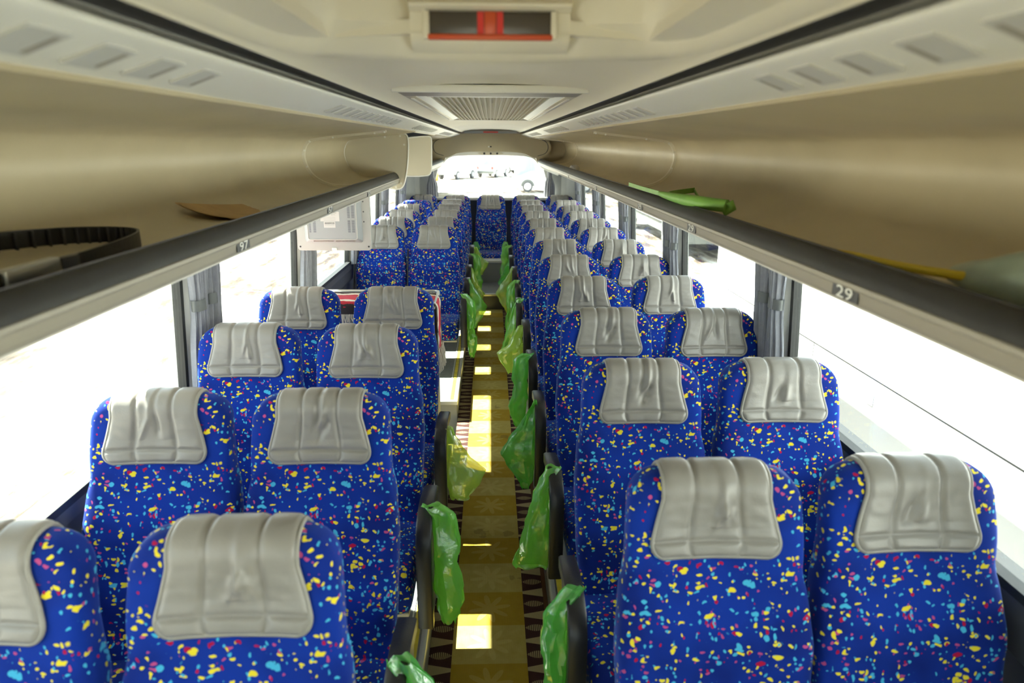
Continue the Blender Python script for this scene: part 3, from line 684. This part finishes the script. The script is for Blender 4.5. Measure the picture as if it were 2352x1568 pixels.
# ------------------------------------------------------------------ green plastic bags on the armrests
def bag_mesh(prof, seed, thick=.045):
    """prof: (drop, inner x, outer x, y shift) measured from the pad top; outer grows towards the aisle"""
    rnd = random.Random(seed); rings = []; NZ, n = 22, 26
    for i in range(NZ+1):
        t = i/NZ*(len(prof)-1); k = min(int(t), len(prof)-2); f = t-k
        dr, xi, xo, ys = [a+(b-a)*f for a, b in zip(prof[k], prof[k+1])]
        e = math.sin(math.pi*min(1, i/NZ*1.0+.08))**.6*thick if i < NZ else .004
        ring = []
        for j in range(n):
            a = 2*math.pi*j/n; c, s = math.cos(a), math.sin(a)
            x = (xi+xo)/2+(xo-xi)/2*math.copysign(abs(c)**.8, c)
            ph = noise.noise(Vector((x*18+seed, dr*9, s*1.5+seed*3)))
            y = ys+e*s*(.75+.6*noise.noise(Vector((seed*5, dr*14, j*.55))))+.03*ph
            x += .010*noise.noise(Vector((dr*30+seed, y*30, 3)))
            ring.append((x, y, -dr+.006*noise.noise(Vector((x*40, y*40, seed)))))
        rings.append(ring)
    return loft(rings, True, False, 'full' if seed % 2 else True)
PROFS = [
    [(-.006, -.02, .045, .02), (.02, .015, .10, .01), (.14, .02, .115, .0), (.20, .02, .10, 0), (.30, .02, .13, -.01), (.37, .03, .12, -.02), (.44, .05, .09, -.02)],
    [(.02, .01, .05, .0), (.10, .02, .09, .0), (.16, .015, .12, -.01), (.21, .02, .20, -.02), (.27, .02, .17, -.02), (.33, .03, .13, -.02), (.36, .05, .12, -.02)],
    [(-.005, -.03, .03, .02), (.06, .015, .06, .01), (.14, .015, .085, .0), (.24, .012, .11, 0), (.34, .010, .135, -.01), (.40, .010, .155, -.01), (.42, .02, .14, -.01)],
    [(-.01, -.03, .03, .02), (.05, .02, .09, .0), (.16, .02, .10, -.01), (.26, .02, .085, -.02), (.36, .02, .11, -.02), (.46, .03, .10, -.02), (.52, .05, .08, -.02)],
    [(.0, .015, .03, .0), (.08, .015, .07, .0), (.18, .012, .14, .0), (.26, .012, .19, -.01), (.34, .02, .15, -.01), (.42, .03, .10, -.01), (.47, .05, .08, 0)],
    [(.02, .015, .03, .0), (.10, .015, .06, .0), (.20, .012, .10, .0), (.30, .03, .16, .01), (.36, .02, .12, -.01), (.40, .02, .09, -.01), (.43, .04, .07, 0)],
]
bag_n = 0
for (ax, ay, az, aisle_s, u) in ARM:
    left = aisle_s > 0
    if left: wh = 'ahead of the cabinet' if u < 5 else 'behind the stairwell'
    if left and u < 2: continue
    k = bag_n % 6
    if abs(u-3.80) < .01 and left: k = 0
    if abs(u-4.77) < .01 and left: k = 1
    if abs(u-2.80) < .01 and left: k = 3
    if not left and abs(u-3.145) < .01: k = 3
    if not left and abs(u-4.145) < .01: k = 2
    if not left and abs(u-5.145) < .01: k = 4
    pm = [(a, (b*aisle_s), (c*aisle_s), d) for a, b, c, d in PROFS[k]]
    me = bag_mesh(pm, bag_n+1); fm = ('film_lime' if k == 1 else random.Random(bag_n).choice(['film_green', 'film_green', 'film_lime', 'film_deep']))
    ro = round((u-8.36)/.97)+1 if left and u > 5 else (round(4.77-u)+1 if left else round(12.145-u)+1)
    if left: lab = 'green plastic bag hanging on aisle armrest of the %s row %s' % (ORD[ro], wh)
    else: lab = 'green plastic bag hanging on aisle armrest %s row ahead of rear bench, unbroken side' % ORD[ro]
    b = obj('plastic_bag', me, fm, None, (ax, ay-.53, az+.62)); tag(b, lab, 'plastic bag', 'green bags tied to the armrests'); bag_n += 1
# two bags beside the middle rear seat
for s, lab in ((-1, 'green plastic bag lying beside the middle rear seat, stairwell side'), (1, 'green plastic bag lying beside the middle rear seat, unbroken side')):
    me = bag_mesh([(-.03, -.03, .02, 0), (.02, -.05, .04, 0), (.06, -.06, .05, 0), (.09, -.05, .04, 0)], 40+s, .035)
    tag(obj('plastic_bag', me, 'film_deep' if s < 0 else 'film_green', None, (s*.20, ROW(13.35)-.36, .53+.095)), lab, 'plastic bag', 'green bags tied to the armrests')

# ------------------------------------------------------------------ curtains
def curtain_mesh(width_keys, seed, folds=7, amp=.018):
    rnd = random.Random(seed); nz, ny = 40, 70; ph = rnd.uniform(0, 6)
    z0, z1 = SILL-.01, WT-.01; outer = []; inner = []
    for j in range(nz+1):
        t = j/nz; z = z0+(z1-z0)*t; wd = interp(width_keys, t); dr = 0
        for i in range(ny+1):
            f = i/ny; a = amp*(.6+.4*math.sin(f*9+seed))*min(1, wd/.09)
            y = (f-.5)*wd; x = a*math.sin(f*folds*2*math.pi+ph+.5*math.sin(t*5+f*4))+.03*(1-(2*f-1)**2)
            gxx = (gx(z)-gx(SILL))
            outer.append((x-gxx, y, z)); inner.append((x-gxx-.003, y, z))
    W = ny+1; n = len(outer); fs = []
    for j in range(nz):
        for i in range(ny):
            a = j*W+i; fs.append((a, a+1, a+W+1, a+W)); fs.append((n+a, n+a+W, n+a+W+1, n+a+1))
    return mesh('curtain', outer+inner, fs, 'full')
CW = [(0, .13), (.25, .12), (.48, .085), (.56, .085), (.75, .12), (1, .12)]
CME = [curtain_mesh(CW, 1), curtain_mesh(CW, 4, 6, .02)]
for c_ in CME: c_.materials.append(MAT['curtain_grey'])
zb = SILL+(WT-SILL)*.52
band = loft([[Vector((.026*math.cos(a)+.012-(gx(zb)-gx(SILL)), .050*math.sin(a), zb+d)) for d in (-.022, .022)] for a in [2*math.pi*k/24 for k in range(25)]], False, False, 'full'); band.materials.append(MAT['band_grey'])
for s, sn in ((-1, 'cabinet'), (1, 'unbroken')):
    for k, y in enumerate(PIL[3:]):
        for j, dy in enumerate((-.065, .072)):
            which = ('nearer the front', 'nearer the rear')[j]
            t = thing('window_curtain', 'grey tied curtain at %s window pillar before rear window, %s side, %s bundle' % (ORD[5-k], sn, ('front', 'rear')[j]), 'curtain', (s*1.192, y+dy, 0), 0 if s < 0 else math.pi, 'tied-back side window curtains')
            obj('curtain_fabric', CME[j], None, t, (0, 0, 0)).scale = (-1 if False else 1, 1, 1)
            obj('tie_band', band, None, t)
            t.scale = (1, 1, 1)
# rear window curtains
for s in (-1, 1):
    keys = [(0, .17), (.2, .16), (.45, .07), (.55, .06), (.8, .16), (1, .22)]
    me = curtain_mesh(keys, 9+s, 5, .016); me.materials.append(MAT['curtain_grey'])
    t = thing('window_curtain', 'grey pleated curtain gathered at the rear window, %s side' % ('stairwell' if s < 0 else 'unbroken'), 'curtain', (s*.83, RW-.09, .26), math.pi/2*-1, 'rear window curtains')
    obj('curtain_fabric', me, None, t); obj('tie_band', band, None, t, (0, 0, .02))

# ------------------------------------------------------------------ monitor
mo = thing('flip_down_monitor', 'white flip-down monitor seen from behind, hanging under the luggage rack', 'monitor', (-.875, 3.86, 1.36))
obj('shell', prism_y([(x, z) for x, z in rrect(0, .17, .205, .17, .02)], -.012, .02), 'monitor_white', mo)
def frus(hw0, hh0, hw1, hh1, y0, y1, cz, r):
    return loft([[(x, y0, z) for x, z in rrect(0, cz, hw0, hh0, r)], [(x, y1, z) for x, z in rrect(0, cz, hw1, hh1, r)]])
bkp = obj('raised_back', frus(.16, .14, .135, .12, -.012, -.040, .185, .012), 'monitor_grey', mo)
obj('back_lip', tube([(x, -.040, z) for x, z in rrect(0, .185, .135, .12, .012)], .003, 6, True), 'monitor_white', mo)
obj('mount_box', box(-.035, .075, -.058, -.04, .255, .33, .004), 'pan_cream', mo)
obj('cable', tube(chaikin([(.09, -.05, .33), (.092, -.052, .285), (.078, -.05, .27), (.076, -.048, .255)], 2), .006, 8), 'plastic_black', mo)
st = obj('spec_sticker', box(-.062, .042, -.0412, -.040, .165, .217), 'paper_white', mo)
for k, (tx, tz, sz) in enumerate((('Vehicle LCD Monitor', .2105, .0085), ('Model No.       Spec No.', .201, .006), ('Power: DC', .193, .005))):
    me = text_mesh(tx, sz, .0001); obj('print', me, 'print_grey', st, (-.01 if k < 2 else -.038, -.0414, tz), (math.pi/2, 0, 0))
for k in range(4): obj('print_line', box(-.045, .02, -.0414, -.0412, .187-.006*k, .1875-.006*k), 'print_grey', st)
bs = obj('barcode_sticker', box(-.045, .018, -.0412, -.040, .13, .163), 'paper_white', mo)
bv, bf = [], []
rnd = random.Random(3); x = -.04
while x < .013:
    wv = rnd.choice((.0006, .0011, .0016)); v, f = box_vf(x, x+wv, -.0415, -.0412, .151, .159); b0 = len(bv); bv += v; bf += [tuple(q+b0 for q in ff) for ff in f]; x += wv+rnd.choice((.0006, .001))
o = obj('barcode', mesh('barcode', bv, bf), 'print_grey', bs); o['kind'] = 'stuff'
for k in range(2): obj('print_line', box(-.04, .012, -.0415, -.0412, .147-.006*k, .1478-.006*k), 'print_grey', bs)
sv, sf = [], []
for x0, x1 in ((-.126, -.117), (-.104, -.089), (.086, .100), (.108, .124)):
    for base in (.105, .185):
        for k in range(11):
            z = base+.0062*k; v, f = box_vf(x0, x1, -.0406, -.0398, z, z+.0022); b0 = len(sv); sv += v; sf += [tuple(q+b0 for q in ff) for ff in f]
o = obj('vent_slots', mesh('slots', sv, sf), 'slot_dark', mo); o['kind'] = 'stuff'
sv, sf = [], []
for a, b in ((-.11, -.005), (.012, .118)):
    for k in range(20):
        x = a+(b-a)*k/19; v, f = box_vf(x, x+.0018, -.032, -.022, .052, .061); b0 = len(sv); sv += v; sf += [tuple(q+b0 for q in ff) for ff in f]
o = obj('lower_slots', mesh('slots2', sv, sf), 'rail_beige', mo); o['kind'] = 'stuff'
for x, z in ((-.19, .022), (.19, .022)): obj('screw_hole', cyl((x, -.0125, z), (0, -1, 0), .005, .001, 12), 'number_black', mo)
for z in (.16, .215, .27): obj('screw', cyl((.17, -.0125, z), (0, -1, 0), .004, .002, 10), 'plastic_darkgrey', mo)
obj('latch_tab', box(-.016, .012, -.016, -.012, .0, .016, .001), 'duct_white', mo)
obj('hinge_bracket', box(-.15, .15, -.01, .02, .325, .345), 'duct_white', mo)

# ------------------------------------------------------------------ cabinet with cloth
cb = thing('drinks_cabinet', 'grey cabinet with tray top standing between seats and stairwell', 'cabinet', (-.31, 3.56, PZ))
obj('cabinet_body', box(-.86, 0, 0, .32, 0, .96, .006), 'cabinet_grey', cb)
obj('cabinet_top', box(-.88, .012, -.015, .335, .96, .98, .006), 'wall_grey', cb)
obj('tray_rim', tube([(x, y, .99) for x, y in rrect(-.434, .16, .44, .17, .03)], .008, 8, True), 'alu', cb)
obj('tray_notch', box(-.40, -.37, .325, .335, .985, 1.003), 'duct_white', cb)
obj('cup_well', tube([(-.14+.04*math.cos(a), .24+.04*math.sin(a), .981) for a in [2*math.pi*k/20 for k in range(20)]], .003, 6, True), 'plastic_darkgrey', cb)
cl = thing('striped_cloth', 'red, cream and black striped cloth with fringe draped over the cabinet', 'cloth', (-.31, 3.56, PZ+.983))
NX, NYc = 80, 20; ov, iv = [], []
for i in range(NX+1):
    s_ = i/NX
    for j in range(NYc+1):
        f = j/NYc; d = s_*1.16
        y = .0+.25*f+.02*math.sin(s_*7)
        L0 = .86
        if d < L0: px, pz = -L0+d, .010+.007*noise.noise(Vector((d*9, f*3, 1)))+.004
        else:
            e = d-L0; r = .02
            if e < r*1.57: a = e/r; px, pz = r*math.sin(a), .010-r*(1-math.cos(a))
            else: px, pz = r+.006*noise.noise(Vector((e*20, f*5, 2)))+.004, .010-r-(e-r*1.57)
        if j < 5 and d < L0:
            fz = (5-j)*.012; ov.append((px, -.020-.004*math.sin(s_*40), pz+.003-fz)); iv.append((px, -.017-.004*math.sin(s_*40), pz-fz))
        else:
            f = (j-5)/(NYc-5) if d < L0 else f; y = -.012+.25*f+(.02*math.sin(s_*7) if j > 5 else 0)
            ov.append((px, y, pz+.003)); iv.append((px-(.003 if d > L0 else 0), y, pz))
Wc = NYc+1; n = len(ov); fs = []
for i in range(NX):
    for j in range(NYc):
        a = i*Wc+j; fs.append((a, a+1, a+Wc+1, a+Wc)); fs.append((n+a, n+a+Wc, n+a+Wc+1, n+a+1))
obj('cloth_sheet', mesh('cloth', ov+iv, fs, 'full'), 'cloth_stripes', cl)
fr_ = []
rnd = random.Random(11)
for k in range(46):
    y = -.02+.25*k/45; x = .026+rnd.uniform(-.004, .010)
    fr_.append(tube([(x, y, -.26), (x+rnd.uniform(-.01, .015), y+rnd.uniform(-.008, .008), -.31), (x+rnd.uniform(-.015, .02), y+rnd.uniform(-.012, .012), -.36-rnd.uniform(0, .03))], .0022, 4))
for k in range(110):
    x = -.86+.84*k/109; y = -.02
    fr_.append(tube([(x, y-.004, -.045), (x+rnd.uniform(-.006, .006), y-.008, -.062), (x+rnd.uniform(-.01, .01), y-.010-rnd.uniform(0, .006), -.078-rnd.uniform(0, .015))], .0034, 4))
o = obj('fringe', join(*fr_), 'cloth_cream', cl); o['kind'] = 'stuff'

# ------------------------------------------------------------------ things in the racks
def shelf_z(x):
    for (a, za), (b, zb_) in zip(BINS, BINS[1:]):
        if za < 1.86 and min(a, b) <= x <= max(a, b): return za+(zb_-za)*((x-a)/(b-a) if b != a else 0)
    return 1.706
# black belt loop
bl = thing('leather_belt', 'black ribbed leather belt with buckle curled on the luggage rack', 'belt', (-.815, 1.17, 1.708))
lp = []
for k in range(72):
    a = 2*math.pi*k/72; lp.append(Vector((.095*math.cos(a)*(1+.10*math.sin(a)), .63*math.sin(a)-.22, 0)))
hb = .044
rings = []
for k, q in enumerate(lp):
    t = (lp[(k+1) % 72]-lp[k-1]).normalized(); s_ = Vector((t.y, -t.x, 0)); th = .0025
    zz = max(0, shelf_z(min(.94, abs(q.x-.815)))-1.706)
    rings.append([q+s_*th+Vector((0, 0, zz+.002)), q+s_*th+Vector((0, 0, zz+hb)), q-s_*th+Vector((0, 0, zz+hb)), q-s_*th+Vector((0, 0, zz+.002))])
obj('strap', loft(rings+[rings[0]], True, False, False), 'belt_black', bl)
for k in range(0, 72, 1):
    q = lp[k]
    if q.x < .02 and q.y > -.35:
        t = (lp[(k+1) % 72]-lp[k-1]).normalized(); s_ = Vector((t.y, -t.x, 0)); zz = max(0, shelf_z(min(.94, abs(q.x-.815)))-1.706)
        obj('belt_rib', tube([q-s_*.004+Vector((0, 0, zz+.005)), q-s_*.004+Vector((0, 0, zz+hb-.003))], .004, 5), 'belt_black', bl)
obj('buckle', box(.088, .106, -.16, -.03, -.002, .050, .003), 'steel', bl); obj('keeper', box(.089, .102, -.02, .03, .0, .046, .002), 'plastic_darkgrey', bl)
# cardboard sheet and papers
cbv = []
NXc, NY2 = 14, 8; vs = []; vi = []
for i in range(NXc+1):
    for j in range(NY2+1):
        a, b = i/NXc, j/NY2; y = a*.66-.10*b*(1-a); x = -.70-.20*b*(1-.25*a)
        z = shelf_z(abs(x))+.004+.022*math.sin(math.pi*b)*(1-a)*0+.035*(1-a)**2*b
        vs.append((x+.70, y, z-1.708)); vi.append((x+.70, y, z-1.711))
W2 = NY2+1; n = len(vs); fs = []
for i in range(NXc):
    for j in range(NY2):
        a = i*W2+j; fs.append((a, a+1, a+W2+1, a+W2)); fs.append((n+a, n+a+W2, n+a+W2+1, n+a+1))
tag(obj('cardboard_sheet', mesh('card', vs+vi, fs, 'full'), 'cardboard', None, (-.70, 2.10, 1.711)), 'torn tan cardboard sheet lying on the luggage rack', 'cardboard')
tag(obj('folded_paper', prism_z([(0, 0), (.05, .06), (.045, .30), (.01, .33), (-.008, .1)], 0, .006), 'paper_cream', None, (-.735, 1.78, 1.709), (0, 0, .1)), 'crumpled printed paper strip beside the cardboard on the rack', 'paper')
# green strap on the right rack
gs_ = thing('green_strap', 'bright green webbing strap with handle lying on the luggage rack', 'strap', (.632, 2.10, 1.752))
hp = chaikin([(.0, .50, .012), (.0, .36, .012), (.008, .18, .013), (.04, .05, .012), (.09, .0, .008)], 3)
obj('handle_tube', tube(hp, [.007+.013*min(1, k/22) for k in range(len(hp))], 10), 'strap_green', gs_)
obj('handle_knob', tube([(.085, .01, -.010), (.105, -.005, .004), (.095, 0, .02)], .014, 8), 'strap_green', gs_)
def ribbon(path, wd, th=.002):
    P = [Vector(q) for q in path]; rings = []
    for i, q in enumerate(P):
        t = (P[min(i+1, len(P)-1)]-P[max(i-1, 0)]).normalized(); n_ = Vector((0, 0, 1)); s_ = t.cross(n_).normalized()
        rings.append([q-n_*wd/2+s_*th, q+n_*wd/2+s_*th, q+n_*wd/2-s_*th, q-n_*wd/2-s_*th])
    return loft(rings)
obj('webbing', ribbon(chaikin([(.01, .40, .012), (.05, .54, .008), (.12, .68, .004), (.205, .75, .008)], 3), .020), 'strap_green', gs_)
obj('webbing', ribbon(chaikin([(.205, .75, .008), (.16, .52, -.010), (.09, .26, -.016)], 2), .012), 'strap_green', gs_)
obj('flat_end', ribbon([(.004, 1.10, .012), (.002, .8, .011), (.0, .48, .012)], .016), 'strap_green', gs_)
# yellow cord and grey-green bag
yc = [(-.01, .30, -.004), (.01, .20, .006), (.014, .12, .008), (.03, .07, .006), (.05, .0, .008), (.085, -.05, .008), (.12, -.12, .008)]
tag(obj('yellow_cord', tube(chaikin(yc, 3), .0075, 8), 'cord_yellow', None, (.660, 1.06, 1.738)), 'yellow cord trailing from the grey-green bag on the rack', 'cord')
rings = []
for i in range(21):
    t = i/20; y = -.62+.62*t; r = .105*(1-t**2.2)**.75*(.75+.25*min(1, t*4))+.004
    rings.append([(.17-.055*t+r*1.0*math.cos(a)*(1+.16*noise.noise(Vector((t*7, math.cos(a)*3, math.sin(a)*3)))), y, max(.003, .07*(1-t*.7)+r*.75*math.sin(a)*(1+.3*noise.noise(Vector((t*9, math.cos(a)*4, 4))))-.01)) for a in [2*math.pi*k/24 for k in range(24)]])
gb = tag(obj('grey_bag', loft(rings, True, True, 'full'), 'bag_greygreen', None, (.655, 1.12, 1.722)), 'shiny grey-green bag stuffed on the luggage rack', 'bag')
# crumpled white thing far back on the right rack
rings = []
for i in range(11):
    t = i/10; r = .045*math.sin(math.pi*(.06+.9*t))
    rings.append([(r*math.cos(a)*(1+.35*noise.noise(Vector((t*4, a*1.3, 7)))), -.10+.2*t, .032+.75*r*math.sin(a)*(1+.3*noise.noise(Vector((a*1.1, t*5, 2))))) for a in [2*math.pi*k/14 for k in range(14)]])
tag(obj('crumpled_tissue', loft(rings, True, True, True), 'paper_white', None, (.70, 5.9, 1.708)), 'crumpled white tissue packet on the unbroken luggage rack', 'tissue')

# ------------------------------------------------------------------ outside
GZ = -1.05
struct(obj('ground', mesh('ground', [(-300, -200, GZ), (300, -200, GZ), (300, 300, GZ), (-300, 300, GZ)], [(0, 1, 2, 3)]), 'sandy_ground'), 'pale sandy ground outside the bus')
def wheel(parent, x, y, r, s, wd=.22):
    wt = obj('wheel', cyl((x-s*wd/2, y, GZ+r), (s, 0, 0), r, wd, 28), 'tyre', parent)
    obj('hub_cap', cyl((x+s*wd/2, y, GZ+r), (s, 0, 0), r*.62, .03, 24, r*.5), 'car_white', wt)
    obj('hub', cyl((x+s*(wd/2+.03), y, GZ+r), (s, 0, 0), r*.18, .03, 12), 'car_silver', wt)
    for k in range(6):
        a = k*math.pi/3; obj('hub_slot', cyl((x+s*(wd/2+.028), y+r*.4*math.cos(a), GZ+r+r*.4*math.sin(a)), (s, 0, 0), r*.07, .004, 8), 'car_dark', wt)
# white bus parked alongside
nb = thing('parked_bus', 'white bus parked close alongside, seen through the unbroken side windows', 'bus')
BX = 3.1
obj('bus_body', prism_y(chaikin([(BX, GZ+.35), (BX, 1.2), (BX+.05, 2.0), (BX+.3, 2.2), (BX+2.3, 2.2), (BX+2.5, 2.0), (BX+2.5, GZ+.35)], 1), -6, 9.2), 'car_white', nb)
obj('panel_seam', box(BX-.004, BX+.01, -6, 8.9, .118, .128), 'rubber', nb)
for y in (-1.2, 3.25, 6.2): obj('panel_seam', box(BX-.003, BX+.01, y, y+.008, -.5, .118), 'rubber', nb)
obj('marker_lamp', box(BX-.03, BX, 8.5, 8.58, -.22, -.08, .01), 'orange', nb)
obj('marker_lamp', box(BX-.03, BX, 3.7, 3.78, -.72, -.66, .01), 'orange', nb)
obj('filler_flap', box(BX-.012, BX, 7.2, 7.5, -.45, -.30, .004), 'car_silver', nb)
obj('flap_handle', box(BX-.012, BX, 5.1, 5.2, -.10, .0, .004), 'car_silver', nb)
wheel(nb, BX+.08, -4, .48, -1)
# truck further back on the right
tk = thing('parked_truck', 'pale truck with large wheels standing beyond the parked bus', 'truck')
tx, ty = 5.1, 18.2
obj('truck_body', prism_x(chaikin([(ty-.3, GZ+.8), (ty-.3, 1.1), (ty+9, 1.1), (ty+9, GZ+.8)], 1), tx, tx+2.4), 'car_white', tk)
obj('chassis', box(tx+.1, tx+2.3, ty-.2, ty+8.8, GZ+.45, GZ+.82), 'car_dark', tk)
obj('wheel_arch', prism_x([(ty+1.5+.72*math.cos(a), GZ+.5+.72*math.sin(a)) for a in [math.pi*k/14 for k in range(15)]], tx-.02, tx+.1), 'car_dark', tk)
wheel(tk, tx+.1, ty+1.5, .52, -1, .3); wheel(tk, tx+.1, ty+7.4, .52, -1, .3)
for k in range(4): obj('side_window', box(tx-.015, tx+.01, ty+1.2+1.9*k, ty+2.9+1.9*k, .3, .95), 'car_glass', tk)
obj('red_stripe', box(tx-.012, tx+.01, ty+3, ty+8.9, -.02, .02), 'tail_red', tk)
struct(obj('truck_shade_slab', box(3.4, 3.7, 14.2, 17.0, GZ, GZ+.16), 'wall_grey'), 'low grey slab standing for truck shade beyond the parked bus')  # grey slab put in for part of the truck's shade
# minibus behind
mb = thing('white_minibus', 'white minibus parked behind the rear window, front wheel showing', 'minibus', (1.55, 45, 0), .0)
def along_x(poly, y0, y1): return loft([[(x, y, z) for x, z in poly] for y in (y0, y1)], True, True, False)
obj('minibus_body', along_x(chaikin([(.06, GZ+.40), (.0, GZ+.95), (.10, GZ+2.2), (.35, GZ+2.65), (6.0, GZ+2.7), (6.0, GZ+.36)], 1), 0, 2.0), 'car_white', mb)
obj('cab_window', along_x([(.09, GZ+1.0), (.42, GZ+1.06), (.95, GZ+1.28), (1.30, GZ+1.32), (1.30, GZ+2.2), (.18, GZ+2.2)], -.02, .3), 'car_glass', mb)
obj('wheel_arch', along_x([(.82+.44*math.cos(a), GZ+.36+.44*math.sin(a)) for a in [math.pi*k/14 for k in range(15)]], -.015, .2), 'car_dark', mb)
for xx in (.82, 4.6):
    wt = obj('wheel', cyl((xx, .2, GZ+.34), (0, -1, 0), .34, .22, 28), 'tyre', mb); obj('hub_cap', cyl((xx, -.02, GZ+.34), (0, -1, 0), .23, .03, 24, .20), 'car_white', wt); obj('hub', cyl((xx, -.05, GZ+.34), (0, -1, 0), .06, .02, 12), 'car_silver', wt)
    for k in range(5): a = k*1.2566; obj('hub_slot', cyl((xx+.14*math.cos(a), -.05, GZ+.34+.14*math.sin(a)), (0, -1, 0), .03, .004, 8), 'car_dark', wt)
obj('door_handle', box(.85, .97, -.03, 0, GZ+1.08, GZ+1.12), 'car_dark', mb)
# parked cars far behind
def car(x, y, rz, paint, label, pick=False, sc=1.0):
    t = thing('parked_car', label, 'car', (x, y, GZ), rz, 'cars parked behind the bus'); t.scale = (sc, sc, sc)
    side = [(-2.2, .35), (-2.25, .85), (-2.1, 1.05), (-1.0, 1.12), (-.4, 1.70), (1.3, 1.75), (2.1, 1.15), (2.25, .9), (2.2, .35)] if not pick else [(-2.4, .4), (-2.45, .95), (-1.2, 1.12), (-.8, 1.72), (.5, 1.74), (.75, 1.12), (2.4, 1.12), (2.4, .45)]
    obj('car_body', prism_y(chaikin(side, 1), -.85, .85), paint, t)
    for s in (-1, 1):
        obj('side_window', prism_y([(-.85, 1.15), (-.35, 1.62), (.4, 1.65), (.4, 1.15)] if pick else [(-.9, 1.15), (-.35, 1.62), (1.2, 1.66), (1.7, 1.18)], s*.845, s*.862), 'car_glass', t)
        for xx in (-1.45, 1.4):
            wt = obj('wheel', cyl((xx, s*.68, .36), (0, s, 0), .36, .2, 20), 'tyre', t); obj('hub_cap', cyl((xx, s*.88, .36), (0, s, 0), .22, .02, 16), 'car_silver', wt)
    obj('rear_window', box(2.0, 2.07, -.6, .6, 1.12, 1.5) if not pick else box(.72, .74, -.6, .6, 1.2, 1.6), 'car_glass', t)
    for s in (-1, 1): obj('tail_lamp', box(2.2, 2.3, s*.7-.08, s*.7+.08, .75, 1.0), 'tail_red', t)
    obj('bumper', box(2.15, 2.36, -.82, .82, .38, .58), 'car_dark', t)
car(-3.0, 62, -2.0, 'car_white', 'white pickup parked behind the rear window, furthest from the minibus', True)
car(.2, 66, -1.9, 'car_silver', 'silver estate car parked between the white pickup and another silver car', False)
car(3.4, 74, 2.7, 'car_silver', 'silver car parked side-on, furthest of the cars from the white pickup', False)
tag(obj('orange_barrier', prism_y([(-.5, GZ+.1), (.2, GZ+.1), (.2, GZ+.9), (-.1, GZ+1.0)], 56, 56.4), 'orange', None, (-4.4, 0, 0)), 'orange barrier standing behind the bus next to the pickup', 'barrier')
tag(obj('orange_barrier', prism_y([(-.9, GZ+.0), (.7, GZ+.0), (.6, GZ+1.2), (.3, GZ+1.3)], 84, 84.5), 'orange', None, (2.6, 0, 0)), 'orange barrier standing beyond the silver cars', 'barrier')
ct = thing('shipping_container', 'grey container standing far behind the cars', 'container', (6.5, 105, GZ))
obj('container_body', box(-1.6, 1.6, 0, 6, .4, 3.6), 'car_silver', ct)
for k in range(9): obj('container_rib', box(-1.6+.4*k-.04, -1.6+.4*k+.04, -.06, 0, .45, 3.55), 'wall_grey', ct)
obj('container_skid', box(-1.6, 1.6, 0, 6, 0, .4), 'car_dark', ct)
car(13.5, 110, .3, 'car_white', 'white pickup parked far beyond the container', True, 1.2)
